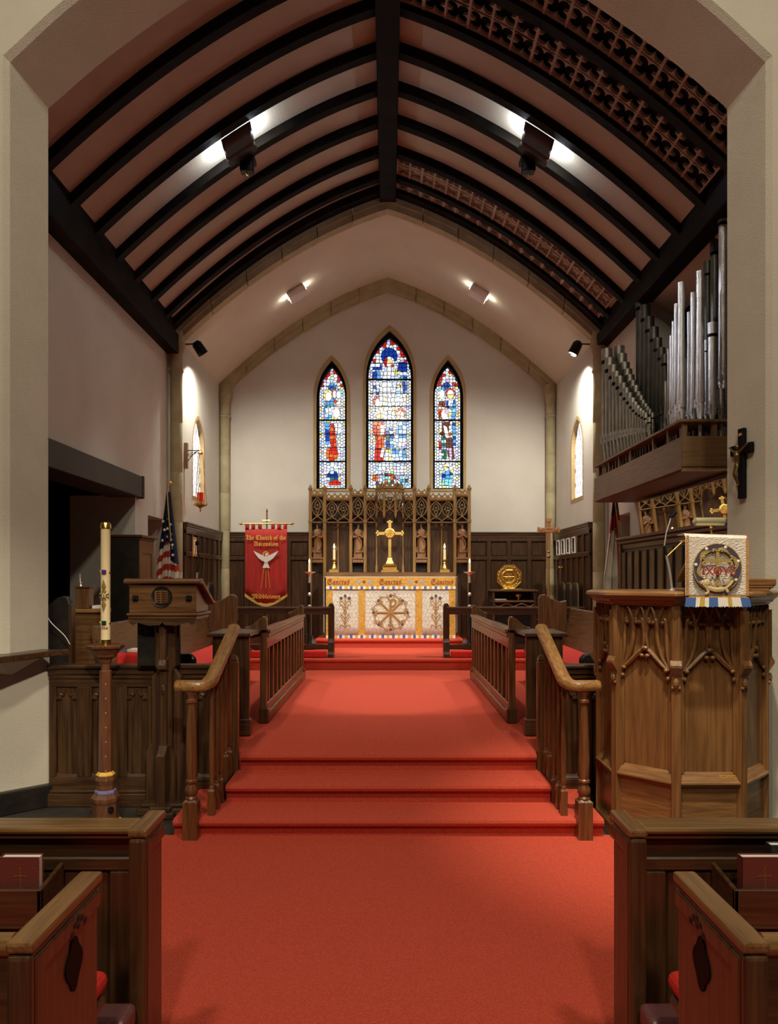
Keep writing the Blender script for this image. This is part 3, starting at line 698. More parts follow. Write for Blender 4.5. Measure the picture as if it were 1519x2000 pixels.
obj('canopy_roof', MB().prism([(x, y) for x, y in pl]+[(rx(787), 13.46), (rx(735), 13.46)], 'XY', rz(957), rz(955)), wre, rer)
# statues in the niches
def statue(px, lab, side, beard, ph):
    x = rx(px); h = rz(1021)-rz(1079); t = thing('saint_statue', lab, 'statue', (x, YR+.055, rz(1080)), 'carved saints of the reredos')
    m = MB(); m.M = Matrix.Translation((x, YR+.055, rz(1080))) @ Matrix.Diagonal((h, h, h, 1))
    R_ = [(0, .15, .125), (.04, .155, .13), (.2, .14, .115), (.38, .13, .105), (.52, .145, .11), (.64, .165, .115), (.74, .17, .105), (.795, .11, .085), (.82, .052, .05), (.86, .045, .045)]
    vs = []; n = 28
    for z, a, b in R_:
        for i in range(n):
            th = 2*pi*i/n; k = 1+(.10 if z < .7 else .0)*math.sin(7*th+ph+z*3)*(1-z*.7)
            vs.append((a*k*math.cos(th), b*k*math.sin(th), z))
    fs = [(j*n+i, j*n+(i+1) % n, (j+1)*n+(i+1) % n, (j+1)*n+i) for j in range(len(R_)-1) for i in range(n)]+[list(range(n))[::-1], [(len(R_)-1)*n+i for i in range(n)]]
    m.add(vs, fs)
    hx = .015*side; m.ball((hx, -.01, .918), (.055, .06, .078), 12, 8); m.ball((hx, -.07, .912), (.012, .02, .02), 6, 4)
    m.ball((hx, .015, .925), (.062, .058, .075), 10, 6)
    if beard: m.ball((hx, -.05, .855), (.035, .03, .055), 8, 5)
    for s in (-1, 1):
        m.tube(arcpath([(s*.14, .0, .745), (s*.195, -.03, .60), (s*.15, -.10, .535), (s*.03, -.135, .57+.03*s*side)], 4), [.05]*5+[.045]*4+[.035]*4, 8)
        m.ball((s*.02, -.145, .58+.03*s*side), (.026, .022, .034), 6, 4); m.ball((s*.06, -.12, .015), (.035, .06, .02), 6, 4)
    m.tube(arcpath([(-.12, -.10, .70), (.02, -.13, .5), (.12, -.11, .3), (.06, -.13, .08)], 4), .022, 6)
    m.box(-.045, .045, -.17, -.135, .56, .66)
    obj('robed_figure', m, wrd, t, remesh=.0065)
    m = MB(); m.M = Matrix.Translation((x+side*.17*h, YR+.03, rz(1080))) @ Matrix.Diagonal((h, h, h, 1))
    m.ball((0, 0, .07), (.055, .05, .08), 8, 6).ball((0, -.03, .165), (.035, .04, .04), 8, 6).ball((-.04, -.04, .03), (.02, .03, .03), 6, 4).ball((.04, -.04, .03), (.02, .03, .03), 6, 4)
    for s in (-1, 1): m.ball((s*.05, .02, .12), (.02, .015, .07), 6, 5)
    obj('small_winged_creature', m, wrd, t, remesh=.006)
statue(620, 'bearded wooden saint in the reredos niche closest to the red banner', -1, True, 0)
statue(699, 'wooden saint between left altar candle and brass cross, creature at its right foot', 1, True, 1.3)
statue(2*XM-699, 'wooden saint between brass cross and right altar candle, hands joined at chest', -1, False, 2.2)
statue(2*XM-620, 'wooden saint in the reredos niche closest to the golden basin', 1, True, 3.1)
# ---------------------------------------------------------------- altar
YA = 12.90; KA = YA/F
def ax(px): return (px-CX)*KA
def az(py): return EYE-(py-CY)*KA
alt = thing('altar', 'wooden altar table standing on the red carpeted predella', 'altar', (ax(763), 13.1, PR))
ZT = az(1127)
obj('body', MB().box(ax(638), ax(888), YA+.02, 13.28, PR, ZT-.05), wdz, alt); obj('top', MB().box(ax(635), ax(891), YA+.01, 13.28, ZT-.05, ZT), wdx, alt, bevel=.004)
brocade = mat('pale gold brocade', (.70, .67, .55), .6, 0, 0, .9, 120, (.80, .79, .66), 22, None, 0, 3)
goldbr = mat('gold brocade', (.52, .27, .035), .5, .25, 0, .8, 90, (.68, .40, .07), 30)
fr = thing('altar_frontal', 'pale brocade altar frontal with gold orphreys and wheel-shaped embroidery', 'altar cloth', (ax(763), YA, PR))
def wavy(m, x0, x1, z0, z1, Y, amp, k, n=60, th=.008):
    m.grid(lambda u, v: (x0+(x1-x0)*u, Y-amp*(1-v)*(.5+.5*math.sin(u*k)), z0+(z1-z0)*v), n, 6)
m = MB(); wavy(m, ax(636.5), ax(889.5), az(1241), ZT-.01, YA-.004, .012, 23); obj('cloth', m, brocade, fr, smooth=True, solid=.006)
YE = YA-.020
for a, b in ((637, 649.5), (700, 713), (811, 824), (876.5, 889)):
    m = MB(); wavy(m, ax(a), ax(b), az(1241), az(1150), YE, .0, 23, 4); obj('orphrey', m, goldbr, fr, solid=.003)
sil = mat('quilt stitch thread', (.48, .37, .26), .6)
emb = mat('old gold embroidery', (.36, .19, .04), .5, .2); plum = mat('plum thread', (.10, .05, .07), .8)
m = MB()
def E_(x, z): return (ax(x), YE-.004, az(z))
wc = (762.5, 1196)
for k in range(8):
    a = k*pi/4; L = 27 if k % 4 != 1 else 27
    if k in (2, 6): L = 24
    p = (wc[0]+L*math.cos(a), wc[1]+L*math.sin(a)); m.tube([E_(*wc), E_(*p)], .017, 4, flat=(1, .3, 1))
    for s in (-1, 1): m.tube(arcpath([E_(*p), E_(p[0]+4*math.cos(a+s*.9), p[1]+4*math.sin(a+s*.9)), E_(p[0]+4*math.cos(a+s*1.9), p[1]+4*math.sin(a+s*1.9))], 3), .009, 4, flat=(1, .3, 1))
m.tube(arcpath([E_(762, 1172), E_(769, 1170), E_(773, 1176), E_(769, 1183), E_(763, 1183)], 4), .014, 4, flat=(1, .3, 1))
for k in range(48):
    a = 2*pi*k/48; b = 2*pi*(k+1)/48; r0 = 33+2.2*math.sin(8*a); r1 = 33+2.2*math.sin(8*b)
    m.tube([E_(wc[0]+r0*math.cos(a), wc[1]+r0*math.sin(a)), E_(wc[0]+r1*math.cos(b), wc[1]+r1*math.sin(b))], .007, 4, flat=(1, .3, 1))
    if k % 3 == 1:
        for s in (-1, 1): m.tube(arcpath([E_(wc[0]+r0*math.cos(a), wc[1]+r0*math.sin(a)), E_(wc[0]+(r0+s*3.5)*math.cos(a+.09), wc[1]+(r0+s*3.5)*math.sin(a+.09)), E_(wc[0]+(r0+s*2)*math.cos(a+.16), wc[1]+(r0+s*2)*math.sin(a+.16))], 3), .005, 4, flat=(1, .3, 1))
obj('wheel_embroidery', m, emb, fr)
for xc in (674, 851):
    m = MB()
    for s in (-1, 1):
        for pts in ([(0, 1182), (4, 1176), (8, 1173), (11, 1177), (8, 1182), (5, 1180)], [(0, 1222), (3, 1212), (8, 1204), (7, 1200), (4, 1203)], [(0, 1226), (5, 1221), (10, 1222), (9, 1226)], [(0, 1210), (4, 1203), (9, 1198)], [(0, 1192), (4, 1189), (5, 1184), (0, 1186)], [(0, 1190), (3, 1196), (0, 1200)]):
            m.tube(arcpath([E_(xc+s*x, z) for x, z in pts], 3), .006, 4, flat=(1, .3, 1))
    m.tube([E_(xc, 1166), E_(xc, 1228)], .007, 4, flat=(1, .3, 1)); obj('vase_embroidery', m, emb, fr)
fl = [(wc[0]+33*math.cos(pi/2+k*pi/4), wc[1]+33*math.sin(pi/2+k*pi/4)) for k in range(8)]+[(xc+d_, z) for xc in (674, 851) for d_, z in ((-8, 1168), (0, 1164), (8, 1168))]
for x, z in fl:
    m = MB()
    for k in range(5): m.ball(E_(x+1.7*math.cos(k*1.257), z+1.7*math.sin(k*1.257)), (.012, .004, .012), 6, 4)
    obj('embroidered_flower', m, plum, fr)
# quilting ridges on the pale field: rows of little arches in raised cord
m = MB()
for r in range(11):
    z = 1158+r*7.6
    for c in range(30):
        x = 651+c*8.0+(4 if r % 2 else 0)
        if any(a-5 < x < b-3 for a, b in ((630, 649.5), (700, 713), (811, 824), (875, 895))) or x > 872: continue
        m.tube([E_(x+q, z+2.4*math.cos(q*.8)) for q in (0, 2, 4, 6, 8)], .0035, 3, flat=(1, .3, 1))
o = obj('quilting', m, sil, fr); o['kind'] = 'stuff'
def fringe(name, x0, x1, ztop, zbot, Y, pat, n, par, depth=.01, flare=0):
    """tassel fringe in coloured blocks"""
    mats = []; key = {}; mb = MB()
    for i in range(n):
        c = pat[int(i/n*len(pat))]
        if c.name not in key: key[c.name] = len(mats); mats.append(c)
        a = x0+(x1-x0)*i/n; b = x0+(x1-x0)*(i+.86)/n; j = random.uniform(0, .12)*(ztop-zbot); f = flare*((i+.5)/n-.5)
        mb.frustum([(a, Y-depth*.5, ztop), (b, Y-depth*.5, ztop), (b, Y+depth*.5, ztop), (a, Y+depth*.5, ztop)], [(a+f, Y-depth, zbot+j), (b+f, Y-depth, zbot+j), (b+f, Y, zbot+j), (a+f, Y, zbot+j)], key[c.name])
    return obj(name, mb, mats, par)
fw = mat('white fringe silk', (.80, .76, .66), .6); fb = mat('blue fringe silk', (.06, .14, .38), .6); fg = mat('gold fringe silk', (.55, .38, .08), .5)
pat = [fw, fb, fw, fg]*12+[fw]
fringe('fringe', ax(637), ax(889), az(1240.5), az(1247), YE, pat, 196, fr)
sf = thing('superfrontal', 'gold superfrontal lettered Sanctus three times along the altar edge', 'altar cloth', (ax(763), YA, ZT))
m = MB().box(ax(636.5), ax(889.5), YE-.012, YE-.004, az(1145), ZT-.002); obj('band', m, goldbr, sf)
mar = mat('maroon thread', (.22, .022, .012), .7); grayb = mat('grey blue thread', (.30, .36, .48), .6)
for xc in (661, 762, 863):
    me = text_mesh('\U0001D57E\U0001D586\U0001D593\U0001D588\U0001D599\U0001D59A\U0001D598', .135, 43*KA, .002, .0)
    mb = MB(); addmesh(mb, me, Matrix.Translation((ax(xc), YE-.014, az(1142))) @ XZ); obj('lettering', mb, mar, sf)
m = MB()
for xc in (711, 813):
    for s in (-1, 1):
        for dz in (-3.2, -1.2, 1.2, 3.2): m.tube([(ax(xc+s*6), YE-.013, az(1136.5)), (ax(xc+s*10), YE-.013, az(1136.5+dz*.5)), (ax(xc+s*15), YE-.013, az(1136.5+dz*1.2))], .0065, 4, flat=(1, .3, 1))
obj('feather_embroidery', m, grayb, sf)
m = MB()
for xc in (711, 813):
    for k in range(5): m.ball((ax(xc)+.016*math.cos(k*1.257), YE-.013, az(1136.5)+.016*math.sin(k*1.257)), (.011, .003, .011), 6, 4)
obj('rosette', m, mar, sf)
fringe('fringe', ax(637), ax(889.5), az(1145), az(1151), YE-.008, pat, 196, sf)
m = MB().box(ax(633), ax(892), YA-.03, 13.28, ZT+.001, ZT+.006)
for s in (632.6, 891.8): m.grid(lambda u, v, s=s: (ax(s)+.006*math.sin(u*9), YA-.02+u*.36, az(1235)+(ZT-az(1235))*v), 8, 4)
tag(obj('altar_linen', m, white, solid=.003), 'white linen cloth over the altar top, hanging at both ends', 'cloth')
# gradine shelf and what stands on it
GZ = ZT+.006+.075
grd = thing('gradine', 'low brown wooden shelf along the back of the altar', 'shelf', (ax(763), 13.15, ZT))
obj('shelf_board', MB().box(PX(636, 13.12), PX(889, 13.12), 12.99, 13.27, ZT+.0062, GZ), wmx, grd, bevel=.004)
KG = 13.1/F
def candlestick(px, lab):
    x = (px-CX)*KG; t = thing('altar_candlestick', lab, 'candlestick', (x, 13.1, GZ), 'altar candles'); u = KG
    m = MB().box(x-9.3*u, x+9.3*u, 13.1-.075, 13.1+.075, GZ, GZ+5*u)
    m.lathe([(9*u, 5*u), (5.5*u, 7*u), (3.8*u, 11*u), (2.6*u, 15*u), (2*u, 16*u), (3.2*u, 17.5*u), (3.2*u, 18.5*u), (2*u, 20*u), (2.4*u, 22*u), (6*u, 24*u), (6.2*u, 25*u), (2.6*u, 25.5*u)], (x, 13.1, GZ), 16)
    obj('stand', m, gilt, t, smooth=True)
    obj('candle', MB().lathe([(2.6*u, 25*u), (2.6*u, 44*u), (2.3*u, 45*u)], (x, 13.1, GZ), 12), mat_cream, t, smooth=True)
    obj('flame', MB().lathe([(.1*u, 46*u), (1.5*u, 48.5*u), (1.6*u, 50*u), (.9*u, 53*u), (.1*u, 56*u)], (x, 13.1, GZ), 8), flame, t, smooth=True)
mat_cream = cream
candlestick(652.5, 'lit altar candle in brass stick on the banner side of the cross')
candlestick(868, 'lit altar candle in brass stick on the credence side of the cross')
cr = thing('altar_cross', 'polished brass altar cross with round centre medallion on stepped base', 'cross', (ax(761), 13.1, GZ))
def gx(px): return (px-CX)*KG
def gz(py): return GZ+(1116-py)*KG
m = MB().box(gx(744), gx(778), 13.03, 13.2, GZ, gz(1112)).box(gx(747), gx(775), 13.045, 13.18, gz(1112), gz(1103))
def sq(a, y): return [(gx(761-a), 13.11-a*KG, gz(y)), (gx(761+a), 13.11-a*KG, gz(y)), (gx(761+a), 13.11+a*KG, gz(y)), (gx(761-a), 13.11+a*KG, gz(y))]
m.frustum(sq(13.5, 1103), sq(8, 1099)).frustum(sq(8, 1099), sq(5, 1092)).frustum(sq(5, 1092), sq(4, 1088)).box(gx(756), gx(766), 13.09, 13.13, gz(1089), gz(1087))
obj('base', m, gilt, cr, bevel=.004)
m = MB().box(gx(758), gx(764), 13.085, 13.12, gz(1090), gz(1018)).box(gx(738), gx(784), 13.085, 13.12, gz(1043), gz(1037))
for cx0, cz0, dx, dz in ((737, 1040, -1, 0), (785, 1040, 1, 0), (761, 1018, 0, -1)):
    for q in (-1, 0, 1): m.ball((gx(cx0+dx*(2 if q == 0 else 0)+(q*3.6 if dz else 0)), 13.10, gz(cz0+dz*(2 if q == 0 else 0)+(q*3.6 if dx else 0))), .022, 8, 6)
obj('shaft', m, gilt, cr, bevel=.003)
m = MB(); m.M = Matrix.Translation((gx(761), 13.075, gz(1040))) @ Matrix.Rotation(pi/2, 4, 'X')
m.lathe([(.01, -.02), (.088, -.02), (.088, .012), (.074, .018), (.068, .010), (.01, .010)], (0, 0, 0), 24); obj('medallion', m, gilt, cr, smooth=True)
m = MB()
for k in range(4): a = k*pi/4; m.tube([(gx(761)-.062*math.cos(a), 13.062, gz(1040)-.062*math.sin(a)), (gx(761)+.062*math.cos(a), 13.062, gz(1040)+.062*math.sin(a))], .006, 4)
m.tube([(gx(761)+.01*1, 13.06, gz(1035.5)+.03*0)]+[(gx(761)+.012+.014*math.cos(a), 13.06, gz(1035.5)+.014*math.sin(a)) for a in (1.2, .4, -.4, -1.2)], .005, 4)
obj('monogram', m, goldbr, cr)
# standing torches either side of the altar
KT = 12.55/F
def torch(px, lab):
    x = (px-CX)*KT; Y = 12.55; t = thing('standing_torch', lab, 'candle stand', (x, Y, SA), 'tall floor torches')
    def z(py): return EYE-(py-CY)*KT
    m = MB().lathe([(.02, z(1128)), (.02, z(1124)), (.035, z(1121)), (.10, z(1118)), (.105, z(1117)), (.02, z(1116.5))], (x, Y, 0), 16)
    for p in (1161, 1183): m.lathe([(.012, z(p+4)), (.028, z(p+2)), (.032, z(p)), (.018, z(p-4))], (x, Y, 0), 12)
    m.lathe([(.014, z(1140)), (.024, z(1136)), (.020, z(1126))], (x, Y, 0), 12)
    obj('silver_fittings', m, silverm, t, smooth=True)
    obj('stem', MB().lathe([(.17, SA), (.17, SA+.03), (.05, SA+.07), (.026, SA+.14), (.026, z(1184)), (.018, z(1160)), (.018, z(1128))], (x, Y, 0), 12), ironm, t, smooth=True)
    obj('candle', MB().lathe([(.018, z(1117)), (.018, z(1101)), (.015, z(1100))], (x, Y, 0), 10), cream, t, smooth=True)
    obj('flame', MB().lathe([(.001, z(1099.5)), (.012, z(1098)), (.012, z(1096)), (.001, z(1091))], (x, Y, 0), 8), flame, t, smooth=True)
torch(604, 'tall black and silver floor torch with lit candle, on the banner side of altar')
torch(917, 'tall black and silver floor torch with lit candle, on the credence side of altar')
# ---------------------------------------------------------------- banner
YB = 12.40; KB = YB/F
def bx(px): return (px-CX)*KB
def bz(py): return EYE-(py-CY)*KB
redban = mat('red banner cloth', (.52, .022, .014), .75, 0, 0, .3, 150, (.34, .016, .010), 3, (14, 1, 1.2))
gthread = mat('gold thread', (.85, .53, .09), .55, .1)
bn = thing('church_banner', 'red processional church banner with white dove and gold blackletter', 'banner', (bx(520), YB, SA))
m = MB().tube([(bx(520), YB+.05, SA), (bx(520), YB+.05, bz(998))], .012, 8).lathe([(.004, bz(992)), (.012, bz(994)), (.02, bz(997)), (.012, bz(1000))], (bx(520), YB+.05, 0), 8).lathe([(.22, SA), (.2, SA+.03), (.02, SA+.06)], (bx(520), YB+.05, 0), 12)
m.tube([(bx(512), YB+.04, bz(1020)), (bx(512), YB+.04, bz(1016)), (bx(527), YB+.04, bz(1016)), (bx(527), YB+.04, bz(1020))], .006, 6)
obj('pole', m, brass, bn, smooth=True)
m = MB().tube([(bx(468), YB, bz(1023)), (bx(572), YB, bz(1023))], .011, 8)
for s in (-1, 1): m.tube([(bx(520+s*q), YB, bz(1023)) for q in (47, 48.5, 50, 52, 55)], [.011, .02, .02, .012, .002], 8)
obj('crossbar', m, brass, bn, smooth=True)
def fold(u): return .012*math.sin(u*17)+.006*math.sin(u*31+1)
def bl(px):
    t = abs(px-519.5)/41; return 1160+20*(1-t**1.6)
m = MB(); m.grid(lambda u, v: (bx(478.5+82*u), YB+fold(u)*(1-v*.7), bz(bl(478.5+82*u))+(bz(1033)-bz(bl(478.5+82*u)))*v), 48, 8)
for a in (479, 491, 504, 529.5, 541.5, 553.5):
    m.grid(lambda u, v, a=a: (bx(a+7*u), YB-.013*math.sin(v*pi), bz(1034)+(bz(1021.8)-bz(1034))*v), 2, 5); m.grid(lambda u, v, a=a: (bx(a+7*u), YB+.013*math.sin(v*pi), bz(1034)+(bz(1021.8)-bz(1034))*v), 2, 5)
obj('cloth', m, redban, bn, smooth=True, solid=.004)
m = MB(); n = 60
for i in range(n):
    a = 478+83*i/n; b = 478+83*(i+.9)/n
    m.add([(bx(a), YB-.006, bz(bl(a)-1)), (bx(b), YB-.006, bz(bl(b)-1)), (bx(b), YB-.012, bz(bl(b)+5)), (bx(a), YB-.012, bz(bl(a)+5))], [(0, 1, 2, 3)])
obj('fringe', m, fg, bn, solid=.004)
def fraktur(s):
    out = ''
    for ch in s:
        if 'A' <= ch <= 'Z': out += chr(0x1D56C+ord(ch)-65)
        elif 'a' <= ch <= 'z': out += chr(0x1D586+ord(ch)-97)
        else: out += ch
    return out
YL = YB-.026
for s, w_, xc, yb_, sz in (('The Church of the', 78, 519.5, 1054.5, .105), ('Ascension', 48, 520, 1066.5, .10), ('Middletown', 56, 520, 1169, .10)):
    mb = MB(); addmesh(mb, text_mesh(fraktur(s), sz, w_*KB, .001, .0), Matrix.Translation((bx(xc), YL, bz(yb_))) @ XZ); obj('lettering', mb, gthread, bn)
m = MB()
for x0, x1 in ((515.5, 510), (519.5, 519.5), (523.5, 528)): m.tube([(bx(x0), YL, bz(1112)), (bx(x1), YL, bz(1149))], .003, 4)
obj('ray_stitching', m, gthread, bn)
dv = mat('white applique', (.80, .77, .70), .8)
m = MB()
def poly(m, pts, y=0): m.prism([(bx(a), bz(b)) for a, b in pts], 'XZ', YL-y-.002, YL-y)
poly(m, [(516, 1088), (520, 1084.5), (524, 1088), (525, 1095), (523, 1100), (517, 1100), (515, 1095)]); poly(m, [(517, 1099), (523, 1099), (527, 1109), (523, 1110), (520, 1108.5), (517, 1110), (513, 1109)])
for s in (-1, 1):
    for k, (a, b) in enumerate([((24.5, 1075.5), (20, 1083)), ((22, 1080), (17, 1087)), ((19, 1084), (14, 1091)), ((15, 1087.5), (10, 1094)), ((11, 1090.5), (7, 1096))]):
        poly(m, [(519.7+s*3, 1091), (519.7+s*(4+k*1.2), 1086+k*.5), (519.7+s*a[0], a[1]), (519.7+s*b[0], b[1]), (519.7+s*4, 1096)], .001*k)
m.ball((bx(520.5), YL, bz(1083.5)), (.024, .008, .026), 10, 6)
obj('dove', m, dv, bn)
m = MB(); addmesh(m, shape(circ(.052, 20), [circ(.036, 20)], .002), Matrix.Translation((bx(519.5), YL, bz(1083))) @ XZ); obj('halo', m, gthread, bn)
# ---------------------------------------------------------------- altar rails, with kneelers
YLr = 11.27; KL = YLr/F
def lx(px): return (px-CX)*KL
def lz(py): return EYE-(py-CY)*KL
def rail(s, lab):
    x1 = lx(647) if s < 0 else lx(871); x0 = s*2.88
    t = thing('altar_rail', lab, 'altar rail', ((x0+x1)/2, YLr, SA))
    obj('top_rail', MB().box(x0, x1, YLr-.075, YLr+.075, lz(1191), lz(1185)).box(x0, x1, YLr-.055, YLr+.055, lz(1196), lz(1191)).box(x0, x1, YLr-.04, YLr+.04, lz(1200), lz(1196)), wdx, t, bevel=.01, seg=2)
    m = MB(); w_ = .045; zt = lz(1178)
    m.prism([(x1-w_, SA), (x1+w_, SA), (x1+w_, zt-.05), (x1+w_*.5, zt), (x1-w_*.5, zt), (x1-w_, zt-.05)], 'XZ', YLr-.06, YLr+.06)
    m.prism([(YLr-.16, SA), (YLr-.06, SA), (YLr-.06, SA+.28), (YLr-.10, SA+.22), (YLr-.11, SA+.08), (YLr-.16, SA+.06)], 'YZ', x1-w_, x1+w_)
    obj('end_post', m, wdz, t, bevel=.008)
    for x in (x0+s*-.06, x0+(x1-x0)*.36, x0+(x1-x0)*.70):
        obj('post', MB().box(x-.035, x+.035, YLr-.03, YLr+.03, SA, lz(1200)), wdz, t, bevel=.005)
    obj('foot_rail', MB().box(x0, x1, YLr-.05, YLr+.05, lz(1268), lz(1259)), wdx, t, bevel=.006)
    k = obj('kneeler_cushion', MB().box(x0, x1-s*-.05*-1 if False else x1+s*.06, YLr-.16, YLr-.055, SA+.005, SA+.105), redfab, None, bevel=.025, seg=3)
    return k
k = rail(-1, 'altar communion rail on the banner side of the gap'); tag(k, 'long red kneeling cushion below the altar rail on the banner side', 'cushion')
k = rail(1, 'altar communion rail on the credence side of the gap'); tag(k, 'long red kneeling cushion below the altar rail on the credence side', 'cushion')
# ---------------------------------------------------------------- credence table, alms basin
YC_ = 13.2; KC = YC_/F
def qx(px): return (px-CX)*KC
def qz(py): return EYE-(py-CY)*KC
t = thing('credence_table', 'small dark credence table with open shelf below a golden basin', 'table', (qx(1001), YC_, SA))
obj('top', MB().box(qx(955), qx(1047), 13.02, 13.42, qz(1155), qz(1151)), wmx, t, bevel=.005)
obj('shelf', MB().box(qx(959), qx(1043), 13.05, 13.42, qz(1176), qz(1172)), wmx, t, bevel=.004); obj('back', MB().box(qx(957), qx(1045), 13.42, 13.45, SA, qz(1155)), wbk, t)
for x in (959, 1039):
    for y in (13.04, 13.38): obj('leg', MB().box(qx(x), qx(x+4.5), y, y+.04, SA, qz(1155)), wdz, t, bevel=.004)
m = MB(); 
for s in (-1, 1): m.tube(arcpath([(qx(1001), 13.05, qz(1184)), (qx(1001+s*15), 13.05, qz(1179)), (qx(1001+s*30), 13.05, qz(1184)), (qx(1001+s*38), 13.05, qz(1180))], 5), .010, 5)
obj('carved_apron', m, wmx, t)
t = thing('alms_basin', 'octagonal golden alms basin propped upright on the credence table', 'basin', (qx(995), 13.28, qz(1151)))
B = Matrix.Translation((qx(995), 13.25, qz(1151)+.215)) @ Matrix.Rotation(pi/2+.12, 4, 'X')
m = MB(); m.M = B; m.lathe([(.002, -.03), (.11, -.03), (.115, -.004), (.122, -.006), (.13, .014), (.14, .006), (.212, .0), (.226, .008), (.226, -.02), (.002, -.04)], (0, 0, 0), 8, pi/8); obj('dish', m, gilt, t)
m = MB(); m.M = B
for k in range(40):
    a = 2*pi*k/40; m.ball((.176*math.cos(a)+random.uniform(-.015, .015), .176*math.sin(a)+random.uniform(-.015, .015), .008), (.018, .014, .012), 6, 4)
for k in range(4): a = k*pi/2; m.ball((.05*math.cos(a+pi/4), .05*math.sin(a+pi/4), -.024), (.035, .035, .012), 8, 4)
m.tube([(-.1, 0, -.02), (.1, 0, -.02)], .008, 4).tube([(0, -.1, -.02), (0, .1, -.02)], .008, 4).tube([(.105*math.cos(q*.3), .105*math.sin(q*.3), -.012) for q in range(21)], .008, 4, True)
obj('embossing', m, gilt, t)
obj('stand_foot', MB().box(qx(980), qx(1019), 13.2, 13.34, qz(1151), qz(1149.5)), gilt, t)
tag(obj('service_papers', MB().box(qx(963), qx(987), 13.1, 13.3, qz(1172)+.001, qz(1169.5)), paper), 'pale papers lying on the shelf of the credence table', 'papers')
m = MB().lathe([(.035, 0), (.012, .015), (.01, .035), (.045, .06), (.05, .10), (.046, .10), (.04, .065)], (qx(1011), 13.14, qz(1172)), 12)
tag(obj('gold_cup', m, gilt, smooth=True), 'small golden cup on the shelf of the credence table', 'cup')
# ---------------------------------------------------------------- processional cross
YP_ = 12.78; KP = YP_/F
def ux(px): return (px-CX)*KP
def uz(py): return EYE-(py-CY)*KP
wcr = mat('honey carved wood', (.26, .10, .030), .4, 0, 0, .2, 6, (.36, .16, .05), 2, (20, 20, 2), .2)
t = thing('processional_cross', 'carved wooden processional cross on a tall staff beside the column', 'cross', (ux(1071), YP_, SA))
m = MB(); X0 = ux(1071)
m.prism([(ux(1069), uz(1078)), (ux(1073), uz(1078)), (ux(1075), uz(1040)), (ux(1089), uz(1040)), (ux(1093), uz(1041)), (ux(1092), uz(1029)), (ux(1086), uz(1031)), (ux(1075), uz(1031)), (ux(1075), uz(1022)), (ux(1077), uz(1013)), (ux(1065), uz(1013)), (ux(1067), uz(1022)), (ux(1067), uz(1031)), (ux(1056), uz(1031)), (ux(1050), uz(1029)), (ux(1049), uz(1041)), (ux(1053), uz(1040)), (ux(1067), uz(1040))], 'XZ', YP_-.02, YP_+.02)
obj('cross_head', m, wcr, t, bevel=.005)
m = MB().lathe([(.022, uz(1090)), (.04, uz(1087)), (.03, uz(1084)), (.022, uz(1080)), (.034, uz(1078)), (.02, uz(1074))], (X0, YP_, 0), 10)
for a in range(4): m.ball((X0+.035*math.cos(a*pi/2+pi/4), YP_-.02, uz(1035.5)+.035*math.sin(a*pi/2+pi/4)), (.02, .012, .02), 6, 4)
for s, z in ((-1, 1035), (1, 1035), (0, 1018)): m.ball((X0+s*.13, YP_-.02, uz(z)), (.025, .012, .025), 6, 4)
obj('carving', m, wcr, t, smooth=True)
obj('staff', MB().lathe([(.09, SA), (.09, SA+.04), (.024, SA+.08), (.022, uz(1090))], (X0, YP_, 0), 10), wcr, t, smooth=True)
# ---------------------------------------------------------------- stacking chairs behind the altar rail
chairbk = mat('black vinyl', (.010, .010, .011), .4, 0, 0, .2, 60)
bronze = mat('bronze tube', (.20, .13, .06), .35, .8)
def chair(s, y, lab):
    # padded chair with its back to the side wall; built facing -Y, then turned
    t = thing('padded_chair', lab, 'chair', (0, 0, 0), 'black padded chairs by the sanctuary walls'); w_, h = .19, 1.06
    def rr(z0, z1, a): return [(-a, z0), (a, z0), (a, z1-.10), (a-.03, z1-.03), (a-.10, z1), (-a+.10, z1), (-a+.03, z1-.03), (-a, z1-.10)]
    obj('back_pad', MB().prism(rr(.60, h, w_-.02), 'XZ', -.025, .02), chairbk, t, bevel=.014, seg=2)
    obj('seat_pad', MB().box(-w_+.02, w_-.02, -.46, -.04, .43, .50), chairbk, t, bevel=.02, seg=2)
    obj('back_frame', MB().tube([(p[0], 0, p[1]) for p in ((-w_, .01), (-w_, h-.10), (-w_+.03, h-.02), (-w_+.10, h+.012), (w_-.10, h+.012), (w_-.03, h-.02), (w_, h-.10), (w_, .01))], .014, 8), bronze, t, smooth=True)
    for q in (-1, 1): obj('leg', MB().tube([(q*w_, 0, .44), (q*w_, -.42, .44), (q*w_, -.44, .41), (q*w_, -.45, .01)], .012, 6), bronze, t, smooth=True)
    t.location = (s*2.83, y, SA); t.rotation_euler = (0, 0, -s*pi/2)
chair(1, 12.44, 'black padded chair nearest the processional cross, back to the panelled wall'); chair(1, 12.01, 'black padded chair in the middle of three below the wall vents'); chair(1, 11.59, 'black padded chair nearest the organ, front of three below the vents')
chair(-1, 12.25, 'black padded chair on the banner side, nearer the banner'); chair(-1, 11.65, 'black padded chair on the banner side, nearer the lectern')
